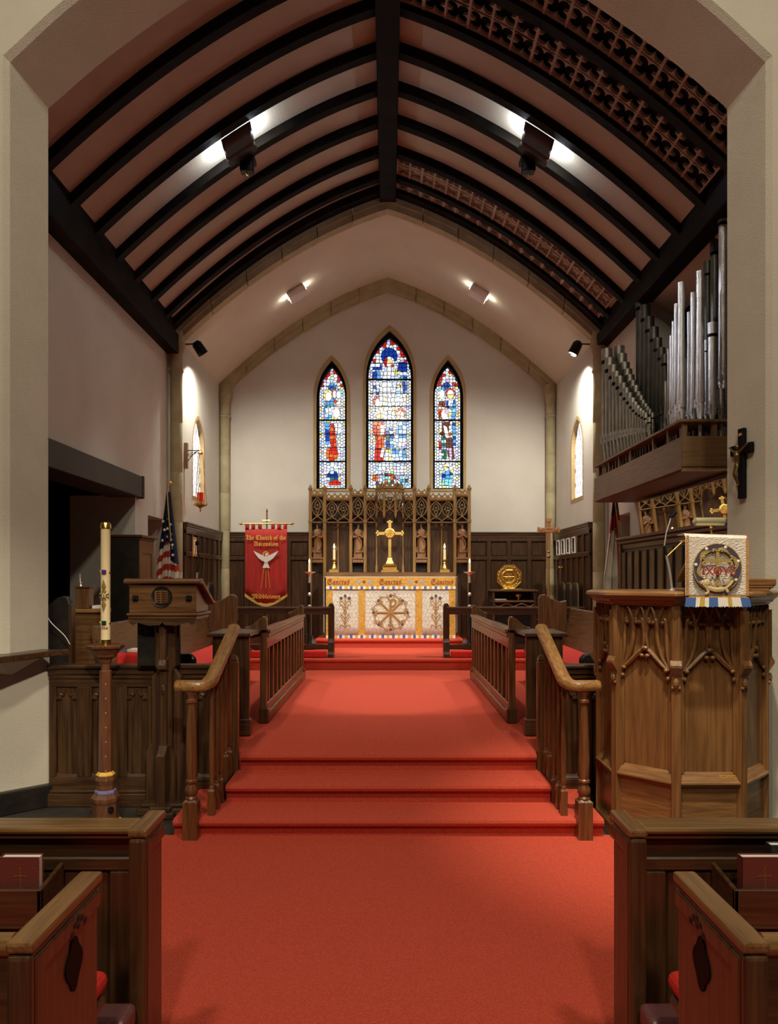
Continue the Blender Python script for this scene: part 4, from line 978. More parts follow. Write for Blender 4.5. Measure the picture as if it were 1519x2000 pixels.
# ---------------------------------------------------------------- framed plaque and door knob on the dado
m = MB().box(-2.90, -2.885, 11.40, 11.62, 2.03, 2.32)
t = thing('framed_picture', 'small gilt framed picture on the panelled dado under the sanctuary lamp', 'picture', (-2.9, 11.5, 2.03)); obj('frame', m, goldbr, t, bevel=.006); obj('picture', MB().box(-2.888, -2.880, 11.44, 11.58, 2.07, 2.28), paper, t); obj('dark_figure', MB().box(-2.881, -2.877, 11.49, 11.53, 2.08, 2.24).ball((-2.879, 11.51, 2.24), (.003, .025, .03), 6, 4), mar, t)
m = MB(); m.M = Matrix.Translation((2.89, 12.74, 1.88)) @ Matrix.Rotation(-pi/2, 4, 'Y'); m.lathe([(.035, 0), (.035, .01), (.014, .015), (.014, .03), (.03, .045), (.03, .06), (.01, .07)], (0, 0, 0), 12)
tag(obj('brass_knob', m, brass, smooth=True), 'round brass knob on the panelled wall above the padded chairs', 'knob')
# ---------------------------------------------------------------- sanctuary lamp on its bracket
Yl = 11.15; Kl = Yl/F
def sx(px): return (px-CX)*Kl
def sz(py): return EYE-(py-CY)*Kl
t = thing('sanctuary_lamp', 'hanging brass sanctuary lamp with red glass on a scrolled wall bracket', 'lamp', (sx(391), Yl, sz(990)))
obj('wall_board', MB().box(-2.95, -2.90, Yl-.035, Yl+.035, sz(915), sz(865)), wre, t, bevel=.005)
m = MB().tube([(-2.91, Yl, sz(880)), (sx(393), Yl, sz(880))], .008, 6).tube(arcpath([(-2.91, Yl, sz(903)), (sx(371), Yl, sz(895)), (sx(378), Yl, sz(887)), (sx(386), Yl, sz(881))], 5), .006, 6)
for c, r in (((370, 888), 3.6), ((376, 885), 3), ((381, 884), 2.4)): m.tube([(sx(c[0]+r*(1-q*.06)*math.cos(q*.6)), Yl, sz(c[1]+r*(1-q*.06)*math.sin(q*.6))) for q in range(12)], .005, 5)
obj('bracket', m, ironm, t, smooth=True)
m = MB(); x = sx(391); m.lathe([(.006, sz(1000)), (.012, sz(997)), (.012, sz(994)), (.03, sz(991)), (.10, sz(987)), (.10, sz(985.5)), (.05, sz(985)), (.05, sz(980)), (.045, sz(980))], (x, Yl, 0), 16)
m.lathe([(.02, sz(888)), (.045, sz(885)), (.02, sz(882)), (.008, sz(879))], (x, Yl, 0), 12)
for k in range(3): a = 2*pi*k/3+.5; m.ball((x+.095*math.cos(a), Yl+.095*math.sin(a), sz(984)), .015, 6, 4)
obj('dish', m, brass, t, smooth=True)
m = MB()
for k in range(3):
    a = 2*pi*k/3+.5; n = 34
    for i in range(n):
        u = (i+.5)/n; r = .035+(.095-.035)*u; z = sz(886)+(sz(985)-sz(886))*u; c_ = (x+r*math.cos(a), Yl+r*math.sin(a), z); e = i % 2
        m.tube([(c_[0]+.008*math.cos(q*pi/3)*(1 if e else .25), c_[1]+.008*math.cos(q*pi/3)*(.25 if e else 1), c_[2]+.014*math.sin(q*pi/3)) for q in range(6)], .0028, 4, True)
obj('chains', m, gilt, t)
rg = mat('ruby lamp glass', (.55, .015, .01), .1, 0, .35)
obj('red_glass', MB().lathe([(.035, sz(980)), (.045, sz(976)), (.047, sz(962)), (.043, sz(962)), (.041, sz(976)), (.03, sz(979))], (x, Yl, 0), 16), rg, t, smooth=True)
# ---------------------------------------------------------------- spotlights, vault lights, rafter floods
def spothead(s, lab):
    c = Vector((s*2.72, 11.22, 5.02)); t = thing('column_spotlight', lab, 'spotlight', c, 'spotlights above the columns')
    d = (Vector((s*.9, 12.6, 2.2) if s < 0 else (1.5, 11.35, 2.6))-c).normalized(); q = d.to_track_quat('Z', 'Y').to_matrix().to_4x4()
    m = MB(); m.M = Matrix.Translation(c) @ q; m.lathe([(.04, -.16), (.072, -.12), (.078, .05), (.07, .05), (.066, -.02)], (0, 0, 0), 16); o = obj('can', m, black, t, smooth=True); o.data.materials[0] = ironm
    m = MB(); m.M = Matrix.Translation(c) @ q; m.lathe([(.002, .02), (.066, .02), (.066, .028), (.002, .03)], (0, 0, 0), 16); obj('lamp_face', m, lamplit, t)
    obj('arm', MB().tube([c-d*.12, (s*2.9, 10.98, 5.05)], .012, 6), ironm, t)
spothead(-1, 'small black spotlight above the column by the sanctuary lamp'); spothead(1, 'small lit spotlight above the column beside the organ pipes')
whitem = mat('white enamel', (.82, .81, .78), .5)
def vaultlight(s, lab):
    Y = 12.2; x = s*1.47; z = prof2(1.47); sl = -.3074-2*.1098*1.47; ang = math.atan(sl)*s
    t = thing('vault_light', lab, 'light', (x, Y, z), 'white vault lights')
    M = Matrix.Translation((x, Y, z)) @ Matrix.Rotation(-ang, 4, 'Y')
    m = MB(); m.M = M
    m.prism([(-.12, -.02), (.12, -.02), (.14, -.10), (.10, -.15), (-.10, -.15), (-.14, -.10)], 'YZ', -.145, .145) if False else None
    pr = [(-.13, .0), (-.15, -.05), (-.13, -.11), (-.07, -.135), (.07, -.135), (.13, -.11), (.15, -.05), (.13, .0)]
    m.prism(pr, 'YZ', -.15, .15); obj('shade', m, whitem, t, bevel=.008)
    for e in (-1, 1):
        b = MB(); b.M = M; b.ball((e*.155, 0, -.05), (.012, .035, .03), 8, 5); obj('bulb', b, lamplit, t)
        lamp('vault_glow', 'POINT', M @ Vector((e*.20, 0, -.06)), None, .8, (1, .93, .8), .02)
vaultlight(-1, 'white enamel light on the sanctuary vault above the banner side'); vaultlight(1, 'white enamel light on the sanctuary vault above the credence side')
shieldm = mat('brown enamel shield', (.035, .020, .014), .6)
def flood(s, lab):
    t = thing('rafter_flood', lab, 'light fixture', (s*1.55, 8.16, prof(1.55)), 'flood fixtures under the rafters')
    m = MB(); n = 10
    x0, x1 = 1.42, 1.72
    A = [(s*(x0+(x1-x0)*i/n), 7.93, prof(x0+(x1-x0)*i/n)+.0) for i in range(n+1)]; B = [(s*(x0+(x1-x0)*i/n), 8.40, prof(x0+(x1-x0)*i/n)-.03) for i in range(n+1)]
    Am = [(a[0]*1.0, 8.16, (a[2]+b[2])/2-.05) for a, b in zip(A, B)]
    m.strip(A, Am); m.strip(Am, B); obj('curved_shield', m, shieldm, t, smooth=True, solid=.01)
    m = MB().box(s*1.45, s*1.69, 8.12, 8.20, prof(1.57)+.02, prof(1.57)+.05); obj('lamp_tray', m, ironm, t)
    for e in (1.47, 1.67):
        obj('flood_lamp', MB().ball((s*e, 8.16, prof(e)+.065), .022, 8, 6), lampcool, t); lamp('flood_glow', 'POINT', (s*(e+(.09 if e > 1.5 else -.09)), 8.16, prof(e+(.09 if e > 1.5 else -.09))-.012), None, 7.0, COOL, .02)
    a = s*1.55; z = prof(1.55)
    m = MB().box(a-.09, a+.09, 8.40, 8.56, z-.06, z+.0).box(a-.07, a+.07, 8.40, 8.52, z-.17, z-.06); obj('projector_box', m, shieldm if s < 0 else goldbr, t, bevel=.008) if False else obj('projector_box', m, ironm, t, bevel=.008)
    obj('hook', MB().tube([(a, 8.44, z-.17), (a, 8.44, z-.20), (a+.02, 8.44, z-.225), (a, 8.44, z-.245), (a-.02, 8.44, z-.23)], .007, 6), brass, t, smooth=True)
flood(-1, 'brown flood fixture between rafters over the banner side of the chancel'); flood(1, 'brown flood fixture between rafters over the organ side of the chancel')
# ================================================================ ORGAN GALLERY
GK = ((.135, .072, .026), (.20, .112, .042)); gwx = wood('gallery oak across', *GK, 'x', .5, 0); gwy = wood('gallery oak lengthwise', *GK, 'y', .5, 0); gwz = wood('gallery oak upright', *GK, 'z', .5, 0)
pipem = mat('dull pipe metal', (.36, .345, .29), .38, .85, 0, .3, 120, (.26, .25, .21), 9)
brightm = mat('bright pipe metal', (.72, .72, .74), .28, .8, 0, .4, 150, (.62, .62, .64), 14)
darkm = mat('dark pipe metal', (.13, .13, .115), .45, .7, 0, .2, 80, (.09, .09, .08), 6)
org = thing('pipe_organ', 'wall-hung pipe organ with oak gallery box and ranks of metal pipes', 'organ', (2.85, 8.2, 2.66))
GX, GY0, GY1 = 2.60, 6.80, 9.68
m = MB().box(GX, 3.09, GY0, GY1, 2.665, 2.96); obj('gallery_box', m, gwy, org, bevel=.006)
obj('front_board', MB().box(GX+.002, 3.09, GY0-.012, GY0, 2.69, 2.96), gwx, org, bevel=.003)
obj('edge_strip', MB().box(GX+.01, 3.09, GY0-.014, GY0+.03, 2.655, 2.672), wlx, org)
obj('underside_board', MB().box(GX+.03, 3.09, GY0+.03, GY1-.03, 2.655, 2.664), gwx, org)
obj('shelf', MB().box(GX-.02, 3.09, GY0-.02, GY1-.08, 3.085, 3.11), gwy, org, bevel=.004)
for y in (9.55, 9.12, 8.72, 8.3, 7.6, 7.2, 6.84): obj('support', MB().box(GX+.02, GX+.06, y-.02, y+.02, 2.96, 3.085), gwz, org)
for x in (2.90,): obj('support', MB().box(x-.02, x+.02, GY0+.01, GY0+.05, 2.96, 3.085), gwz, org)
def pipe(px, py, X, r, mt, zm=None, cap=.16, band=True, taper=1.0, mouth=True):
    Y = X*F/(px-CX); zt = EYE+(CY-py)*Y/F
    if zm is None: zm = 3.11+min(.30, max(.05, (zt-3.11)*.22))
    b = r*taper
    m = MB().lathe([(b*.35, 2.97), (b*.42, 3.11), (b*.98, zm), (b*.7, zm+.004), (b*.98, zm+b*.5), (b, zm+b*.55), (r, zt-cap if cap else zt), (r*.98, zt), (r*.8, zt), (r*.8, zt-.03)], (X, Y, 0), 14)
    if mouth:
        m.box(X-b*1.0, X-b*.55, Y-b*1.0, Y-b*.75, zm-b*.6, zm+b*1.2).box(X-b*1.0, X-b*.75, Y+b*.5, Y+b*.9, zm-b*.6, zm+b*1.2)
    p = obj('pipe', m, mt, org, smooth=True)
    if cap:
        c = obj('cap', MB().lathe([(r*.9, zt-cap), (r*1.10, zt-cap), (r*1.10, zt), (r*.98, zt+.002), (r*.2, zt+.001)], (X, Y, 0), 14), mt, p, smooth=True)
        if band: obj('felt_band', MB().lathe([(r*.9, zt-cap-r*.75), (r*1.06, zt-cap-r*.75), (r*1.06, zt-cap), (r*.9, zt-cap)], (X, Y, 0), 14), black, p, smooth=True)
A = [(1185, 682), (1191, 700), (1198, 714), (1204, 727), (1211, 736), (1218, 749), (1224, 759), (1230, 768), (1236, 778), (1241, 786), (1246, 793), (1251, 798), (1256, 803), (1261, 807), (1268, 816)]
B = [(1209, 677), (1214, 692), (1220, 709), (1225, 722), (1230, 733), (1236, 744), (1242, 754), (1247, 766), (1252, 773), (1256, 782), (1261, 789), (1265, 795), (1269, 800), (1274, 806)]
for i, (a, b) in enumerate(A): pipe(a, b, 2.70, .062-.0028*i, pipem, 3.40-.012*i, .145-.007*i)
for i, (a, b) in enumerate(B): pipe(a, b, 2.86, .060-.0028*i, pipem, 3.40-.012*i, .145-.007*i)
for i, (a, b) in enumerate([(1251, 573), (1260, 597), (1268, 620), (1277, 640), (1284, 661), (1291, 680), (1298, 693)]): pipe(a, b, 3.0, .056-.003*i, darkm, 3.5, .17-.012*i)
for i, (a, b) in enumerate([(1280, 800), (1286, 800), (1293, 795)]): pipe(a, b, 2.98, .022, pipem, 3.2, .08)
for i, (a, b) in enumerate([(1300, 745), (1306, 682), (1311, 656), (1316, 628), (1321, 594)]): pipe(a, b, 2.78, .014+.002*i, pipem if i < 2 else brightm, None, .16, False, 1.25)
for a, b, X, r, mt, z, cp, bd, tp in [(1330, 552, 2.70, .028, brightm, 3.25, .22, False, 1.45), (1346, 610, 2.85, .020, brightm, 3.25, .2, False, 1.3), (1354, 572, 2.86, .026, brightm, 3.25, .22, False, 1.2), (1367, 530, 2.82, .031, brightm, 3.27, .24, False, 1.35), (1391, 631, 2.90, .039, brightm, 3.2, .10, True, 1.05), (1379, 665, 3.02, .018, brightm, 3.25, .1, True, 1.1),
        (1382, 511, 3.13, .034, darkm, 3.4, .12, True, 1), (1396, 457, 3.16, .042, darkm, 3.5, .18, True, 1), (1412, 388, 3.06, .040, brightm, 3.5, .22, True, 1.1), (1408, 760, 2.98, .03, pipem, 3.2, .1, False, 1.1), (1338, 700, 2.9, .013, pipem, 3.2, .1, False, 1.3), (1361, 640, 2.98, .018, pipem, 3.25, .1, False, 1.2)]:
    pipe(a, b, X, r, mt, z, cp, bd, tp)
# ---------------------------------------------------------------- mirror on the wall above the organist's screen
mir = mat('mirror glass', (.80, .80, .78), .02, 1)
t = thing('wall_mirror', 'tilted mirror under the organ gallery reflecting the reredos', 'mirror', (3.07, 8.1, 2.2))
Qm = Vector((3.055, 7.018, 2.332)); Nm = ((Vector((0, 0, EYE))-Qm).normalized()+(Vector((.035, 13.08, 2.47))-Qm).normalized()).normalized()   # leans so that the organist sees the altar
xa = -Nm; ya = Vector((0, 0, 1)).cross(xa).normalized(); za = xa.cross(ya)
MM = Matrix.Translation((3.045, 8.1, 2.40)) @ Matrix(((xa.x, ya.x, za.x, 0), (xa.y, ya.y, za.y, 0), (xa.z, ya.z, za.z, 0), (0, 0, 0, 1)))
m = MB(); m.M = MM; m.box(-.004, .0, -1.22, 1.10, -.26, .215); obj('glass', m, mir, t)
m = MB(); m.M = MM; m.box(.0, .03, -1.25, 1.13, -.28, .22); obj('backing', m, wdy, t)
# ---------------------------------------------------------------- panelled screens behind the choir
def screen(s, y1, lab):
    t = thing('choir_screen', lab, 'screen', (s*2.72, 7.4, CH)); X = s*2.70
    obj('panel_board', MB().box(X, X+s*.05, 5.96, y1, CH, 2.10), wbk, t)
    obj('cap', MB().box(X-s*.06, X+s*.09, 5.95, y1+.05, 2.13, 2.165).box(X-s*.04, X+s*.08, 5.95, y1+.03, 2.09, 2.13).box(X-s*.015, X+s*.06, 5.95, y1+.01, 2.03, 2.09), wdy, t, bevel=.008)
    n = 12; w_ = (y1-6.0)/n
    for i in range(n): obj('slat', MB().box(X-s*.018, X, 6.0+i*w_+.05, 6.0+(i+1)*w_-.05, CH+.1, 2.0), wdz, t, bevel=.006)
    m = MB().box(X-s*.03, X+s*.05, y1-.07, y1+.005, CH, 2.10); obj('end_stile', m, wdz, t, bevel=.006)
screen(1, 8.88, 'dark slatted oak screen behind the pulpit, under the wall mirror')
t = thing('screen_cabinet', 'dark panelled cupboard standing in the recess beside the flag', 'cabinet', (-2.9, 8.75, CH))
obj('body', MB().box(-3.07, -2.755, 8.5, 9.0, CH, 2.14), wbk, t); obj('top', MB().box(-3.08, -2.71, 8.47, 9.04, 2.155, 2.185).box(-3.08, -2.735, 8.49, 9.02, 2.13, 2.155), wdy, t, bevel=.006)
obj('lit_side_stile', MB().box(-2.757, -2.74, 8.5, 8.58, CH, 2.13).box(-2.757, -2.74, 8.92, 9.0, CH, 2.13).box(-2.757, -2.741, 8.57, 8.93, 1.98, 2.13), wmz, t, bevel=.005)  # lighter oak than the body paints in the light on this side
obj('lit_side_panel', MB().box(-2.757, -2.75, 8.58, 8.92, CH+.2, 1.98), wmz, t)
# ================================================================ CHOIR
redw = wood('reddish oak upright', (.10, .036, .012), (.19, .075, .024), 'z', .35, .3)
def scroll(m, X, s, z0, z1, y0, y1, L):
    """post top ending in an S-scroll that runs outwards"""
    pts = [(0, z0), (0, z1-.03), (.012, z1), (.035, z1), (.05, z1-.012), (.075, z1-.026), (.10, z1-.05), (.125, z1-.072), (.16, z1-.09), (L, z1-.098), (L, z1-.13), (L*.6, z0)]
    m.prism([(X+s*a, b) for a, b in pts], 'XZ', y0, y1)
def choirdesk(s, lab):
    X = s*1.10; y0, y1 = 6.97, 10.08; t = thing('choir_desk', lab, 'choir desk', (X, 8.5, CH))
    def zt(y): return 1.235
    for y, w_ in ((y0, .07), (y1-.07, .07)):
        m = MB().box(X-.0, X+s*.06, y, y+w_, CH, 1.24); scroll(m, X, s, 1.2, 1.355, y, y+w_, .20); obj('post', m, wmz, t, bevel=.008, seg=2)
        obj('plinth', MB().box(X-s*.02, X+s*.07, y-.02, y+w_+.02, CH, CH+.13), wdz, t, bevel=.008)
    obj('top_rail', MB().box(X-s*.01, X+s*.05, y0+.07, y1-.07, 1.16, 1.20).box(X-s*.025, X+s*.06, y0+.07, y1-.07, 1.20, 1.235).box(X+s*.0, X+s*.04, y0+.07, y1-.07, 1.06, 1.16), wmy, t, bevel=.006)
    obj('bottom_rail', MB().box(X+s*.0, X+s*.045, y0+.07, y1-.07, CH, CH+.17).box(X-s*.02, X+s*.03, y0+.07, y1-.07, CH, CH+.10), wmy, t, bevel=.008)
    n = 11; w_ = (y1-y0-.14)/n
    for i in range(n):
        obj('slat', MB().box(X+s*.005, X+s*.04, y0+.07+i*w_-.035+w_*.5, y0+.07+i*w_+.035+w_*.5, CH+.17, 1.06), wmz, t, bevel=.006)
    obj('back_board', MB().box(X+s*.042, X+s*.055, y0+.05, y1-.05, CH+.1, 1.15), wdy, t)
    m = MB(); m.add([(X+s*.06, y0+.02, 1.20), (X+s*.36, y0+.02, 1.13), (X+s*.36, y1-.05, 1.13), (X+s*.06, y1-.05, 1.20), (X+s*.06, y0+.02, 1.175), (X+s*.36, y0+.02, 1.105), (X+s*.36, y1-.05, 1.105), (X+s*.06, y1-.05, 1.175)], [(0, 1, 2, 3), (7, 6, 5, 4), (0, 4, 5, 1), (1, 5, 6, 2), (2, 6, 7, 3), (3, 7, 4, 0)])
    obj('book_slope', m, wdy, t, bevel=.004)
    # the forward return with its own end board
    obj('return_board', MB().box(s*1.155, s*1.46, 6.40, 6.45, CH, 1.215), wdz, t, bevel=.006); obj('return_plinth', MB().box(s*1.145, s*1.48, 6.38, 6.47, CH, CH+.14), wdx, t, bevel=.008)
    obj('return_top', MB().box(s*1.14, s*1.50, 6.37, 6.98, 1.215, 1.245), wdy, t, bevel=.006)
choirdesk(-1, 'slatted choir front with scrolled posts on the lectern side of the aisle'); choirdesk(1, 'slatted choir front with scrolled posts on the pulpit side of the aisle')
def bench(s, lab, clab):
    t = thing('choir_bench', lab, 'bench', (s*2.0, 8, CH)); y0, y1 = 6.20, 9.95
    obj('seat', MB().box(s*1.76, s*2.28, y0, y1, .76, .80).box(s*1.80, s*1.83, y0, y1, CH, .76), wdy, t, bevel=.006)
    m = MB().prism([(s*2.25, .80), (s*2.29, .80), (s*2.41, 1.30), (s*2.40, 1.32), (s*2.37, 1.32), (s*2.36, 1.30)], 'XZ', y0, y1); obj('back', m, wmy, t, bevel=.006)
    pe = [(s*1.72, CH), (s*1.79, CH), (s*1.79, 1.06), (s*1.76, 1.10), (s*1.58, 1.10), (s*1.54, 1.06), (s*1.54, .95), (s*1.64, .85)]
    obj('near_end', MB().prism(pe, 'XZ', y0-.06, y0), wbk, t, bevel=.015, seg=2)
    m = MB().prism([(s*1.97, CH), (s*2.32, CH), (s*2.32, 1.42), (s*2.24, 1.40), (s*2.12, 1.44), (s*2.04, 1.495), (s*1.98, 1.49), (s*1.955, 1.45)], 'XZ', y1, y1+.07); obj('far_end', m, wmz, t, bevel=.012, seg=2)
    c = obj('choir_cushion', MB().box(s*1.79, s*2.24, y0+.02, y1-.02, .802, .86), redfab, None, bevel=.025, seg=3); tag(c, clab, 'cushion')
bench(-1, 'long oak choir bench on the lectern side, scrolled far end panel', 'long red seat cushion on the lectern side choir bench')
bench(1, 'long oak choir bench on the pulpit side, scrolled far end panel', 'long red seat cushion on the pulpit side choir bench')
tag(obj('hassock', MB().box(-2.22, -1.86, 6.26, 6.50, .862, 1.095), redfab, None, bevel=.03, seg=3), 'red hassock standing on the choir bench behind the paschal candle', 'cushion')
# back row by the recess: dark stall end, hymn box, microphone-like stick, papers
t = thing('stall_end', 'dark scrolled stall end standing in shadow behind the stone sill', 'stall', (-2.5, 5.95, CH))
obj('end_board', MB().prism([(-2.66, CH), (-2.47, CH), (-2.47, 1.50), (-2.49, 1.56), (-2.53, 1.565), (-2.58, 1.55), (-2.64, 1.50), (-2.66, 1.46)], 'XZ', 5.98, 6.05), wbk, t, bevel=.012, seg=2)
obj('edge_moulding', MB().box(-2.485, -2.46, 5.97, 6.06, CH, 1.50), wdz, t, bevel=.006)
t = thing('hymn_box', 'small oak box standing on the stall shelf left of the paschal candle', 'box', (-2.53, 6.4, 1.41)); obj('case', MB().box(-2.60, -2.487, 6.4, 6.5, 1.45, 1.625), wmz, t, bevel=.004); obj('lid', MB().box(-2.607, -2.48, 6.39, 6.51, 1.625, 1.635), wmx, t)
tag(obj('thin_stand', MB().tube([(-2.575, 6.45, 1.636), (-2.58, 6.45, 1.66), (-2.585, 6.45, 1.74)], [.012, .006, .006], 8).ball((-2.578, 6.45, 1.66), .012, 8, 5), silverm, smooth=True), 'thin metal stick standing on the small oak box', 'stand')
t = thing('stall_shelf', 'oak shelf of the back stall left of the paschal candle', 'shelf', (-2.45, 6.4, CH)); obj('board', MB().box(-2.62, -2.36, 6.36, 6.56, 1.415, 1.448), wlx, t, bevel=.004); obj('front', MB().box(-2.60, -2.38, 6.38, 6.42, CH, 1.415), wmx, t)
tag(obj('sheet_music', MB().box(-2.47, -2.37, 6.42, 6.54, 1.45, 1.475), paper), 'stack of pale papers on the stall shelf beside the oak box', 'papers')
# white papers, red and blue leaflets on the choir cushion
tag(obj('white_booklet', MB().box(-2.14, -1.98, 6.30, 6.46, 1.096, 1.118), paper, bevel=.002), 'white booklet lying on the red hassock beside the lectern', 'booklet')
tag(obj('blue_leaflet', MB().box(-2.20, -2.15, 6.29, 6.46, 1.096, 1.103), fb), 'blue leaflet lying on the red hassock beside the candle', 'leaflet')
tag(obj('white_cable', MB().tube(arcpath([(-2.60, 5.80, 1.50), (-2.56, 5.82, 1.38), (-2.46, 5.84, 1.27), (-2.42, 5.85, 1.20)], 6), .003, 5), paper, smooth=True), 'thin white cable hanging behind the stone pier', 'cable')
# ---------------------------------------------------------------- choir parapet
def parapet(s, lab):
    a, b = (-2.53, -1.21) if s < 0 else (1.21, 2.53); t = thing('choir_parapet', lab, 'parapet', ((a+b)/2, 5.72, 0)); y0, y1 = 5.73, 5.80
    obj('cap', MB().box(a, b, y0-.035, y1+.02, 1.03, 1.058).box(a, b, y0-.02, y1, .985, 1.03).box(a, b, y0-.008, y1, .95, .985), wdx, t, bevel=.008)
    m = MB().box(a, b, y0+.03, y1, 0, .96); 
    obj('board', m, wdz, t); n = 5; w_ = (b-a)/n
    for i in range(n+1): x = a+i*w_; obj('stile', MB().box(max(a, x-.055), min(b, x+.055), y0-.002, y0+.034, .215, .895), wdz, t, bevel=.008)
    for z0, z1 in ((.89, .951), (.0, .22)): obj('rail', MB().box(a, b, y0, y0+.035, z0, z1), wdx, t, bevel=.006)
    obj('base_moulding', MB().box(a, b, y0-.03, y0+.03, 0, .10).box(a, b, y0-.018, y0+.03, .10, .125), wdx, t, bevel=.008)
    for i in range(n):
        x0, x1 = a+i*w_+.057, a+(i+1)*w_-.057
        obj('panel', MB().box(x0, x1, y0+.018, y0+.031, .22, .89), wdz, t, bevel=.006); obj('sloped_sill', MB().prism([(y0-.002, .20), (y0+.03, .26), (y0+.03, .20)], 'YZ', x0, x1), wdx, t)
        m = MB()
        for q in (-1, 1):
            xc = (x0+x1)/2; h = (x1-x0)/2
            m.tube(arcpath([(xc+q*h, y0+.012, .80), (xc+q*h*.75, y0+.010, .835), (xc+q*h*.35, y0+.010, .83), (xc+q*h*.1, y0+.010, .875)], 4), .009, 5); m.ball((xc+q*h*.72, y0+.008, .81), (.02, .012, .018), 6, 4)
        obj('carved_corner', m, wdz, t, smooth=True)
parapet(-1, 'dark panelled choir parapet behind the lectern and paschal candle'); parapet(1, 'dark panelled choir parapet behind the pulpit and handrail')
# ---------------------------------------------------------------- handrails
wlr = wood('worn rail oak', (.23, .11, .034), (.37, .20, .066), 'y', .3, .4)
def handrail(s, lab):
    t = thing('handrail', lab, 'handrail', (s*1.2, 5.2, 0))
    prf = [(-.036, -.03), (.036, -.03), (.046, -.012), (.046, .008), (.036, .026), (.015, .034), (-.015, .034), (-.036, .026), (-.046, .008), (-.046, -.012)]
    path = arcpath([(s*1.37, 5.0, 1.005), (s*1.28, 4.985, 1.005), (s*1.205, 5.0, 1.005), (s*1.17, 5.06, 1.025), (s*1.165, 5.16, 1.063)], 5)+[Vector((s*1.165, 5.83, 1.325))]
    vs = []; fs = []; n = len(prf)
    for j, p in enumerate(path):
        tg = (path[min(j+1, len(path)-1)]-path[max(j-1, 0)]).normalized(); side = Vector((tg.y, -tg.x, 0)).normalized(); up = side.cross(tg); up = up if up.z > 0 else -up
        for a, b in prf: vs.append(p+side*a+up*b)
    for j in range(len(path)-1):
        for i in range(n): fs.append((j*n+i, j*n+(i+1) % n, (j+1)*n+(i+1) % n, (j+1)*n+i))
    fs += [list(range(n)), [(len(path)-1)*n+i for i in range(n)]]
    obj('rail', MB().add(vs, fs), wlr, t, smooth=True)
    x = s*1.275; m = MB().box(x-.047, x+.047, 4.945, 5.037, 0.012, .255)
    m.frustum([(x-.047, 4.945, .255), (x+.047, 4.945, .255), (x+.047, 5.037, .255), (x-.047, 5.037, .255)], [(x-.03, 4.96, .27), (x+.03, 4.96, .27), (x+.03, 5.02, .27), (x-.03, 5.02, .27)])
    m.lathe([(.035, .265), (.040, .275), (.035, .285), (.030, .29), (.042, .31), (.042, .335), (.030, .36), (.028, .37), (.038, .38), (.038, .392), (.030, .40), (.033, .43), (.036, .52), (.031, .72), (.024, .88), (.024, .89), (.034, .895), (.034, .91), (.022, .92), (.022, .94), (.036, .965), (.036, .98)], (x, 4.99, 0), 16)
    obj('newel', m, redw, t, smooth=True)
    for i, y in enumerate((5.10, 5.24, 5.385, 5.53, 5.67)):
        zb = T1 if i < 3 else T2; zt = 1.04+(y-5.10)*.391-.03; h = zt-zb; X = s*1.168
        m = MB().box(X-.022, X+.022, y-.022, y+.022, zb, zb+.16); m.frustum([(X-.022, y-.022, zb+.16), (X+.022, y-.022, zb+.16), (X+.022, y+.022, zb+.16), (X-.022, y+.022, zb+.16)], [(X-.012, y-.012, zb+.18), (X+.012, y-.012, zb+.18), (X+.012, y+.012, zb+.18), (X-.012, y+.012, zb+.18)])
        m.lathe([(.014, zb+.175), (.019, zb+.185), (.014, zb+.195), (.013, zb+.205), (.019, zb+.22), (.014, zb+.235), (.018, zb+.28), (.019, zb+.4), (.012, zt)], (X, y, 0), 10)
        obj('baluster', m, redw, t, smooth=True)
    obj('stringer_block', MB().box(s*1.145, s*1.19, 5.47, 5.72, T1, T2), wdy, t, bevel=.004)
    x = s*1.16; m = MB().box(x-.038, x+.038, 5.75, 5.815, T1, 1.08); m.frustum([(x-.038, 5.75, 1.08), (x+.038, 5.75, 1.08), (x+.038, 5.815, 1.08), (x-.038, 5.815, 1.08)], [(x-.02, 5.765, 1.125), (x+.02, 5.765, 1.125), (x+.02, 5.80, 1.125), (x-.02, 5.80, 1.125)]); obj('upper_post', m, wmz, t, bevel=.01)
handrail(-1, 'turned oak handrail with newel post on the lectern side of the steps'); handrail(1, 'turned oak handrail with newel post on the pulpit side of the steps')
# ---------------------------------------------------------------- lectern
t = thing('lectern', 'dark oak lectern with sloped desk and carved open book in a roundel', 'lectern', (-1.60, 5.55, 0))
yf = 5.45; K = yf/F
m = MB().prism([(yf, 1.455), (yf, 1.66), (yf+.36, 1.50), (yf+.36, 1.455)], 'YZ', PX(252, yf), PX(383, yf)); obj('desk', m, wmx, t, bevel=.005)
m = MB().prism([(yf-.03, 1.665), (yf-.03, 1.69), (yf-.01, 1.70), (yf+.05, 1.70), (yf+.42, 1.53), (yf+.42, 1.50), (yf+.05, 1.66)], 'YZ', PX(243, yf), PX(393, yf)); obj('desk_top', m, wmx, t, bevel=.006)
obj('desk_moulding', MB().box(PX(248, yf), PX(388, yf), yf-.02, yf+.39, 1.435, 1.455).box(PX(251, yf), PX(384, yf), yf-.01, yf+.37, 1.405, 1.435), wmx, t, bevel=.006)
me = shape([(-.235, .03), (-.235, 0), (-.21, -.02), (-.18, 0), (-.1, -.025), (-.02, -.02), (0, 0), (.02, -.02), (.1, -.025), (.18, 0), (.21, -.02), (.235, 0), (.235, .03)], [], .02); mb = MB(); addmesh(mb, me, Matrix.Translation((PX(317.5, yf), yf+.0, 1.39)) @ XZ); obj('scalloped_skirt', mb, wdx, t)
R_ = Matrix.Translation((PX(316, yf), yf-.002, EYE-36*K)) @ Matrix.Rotation(pi/2, 4, 'X')
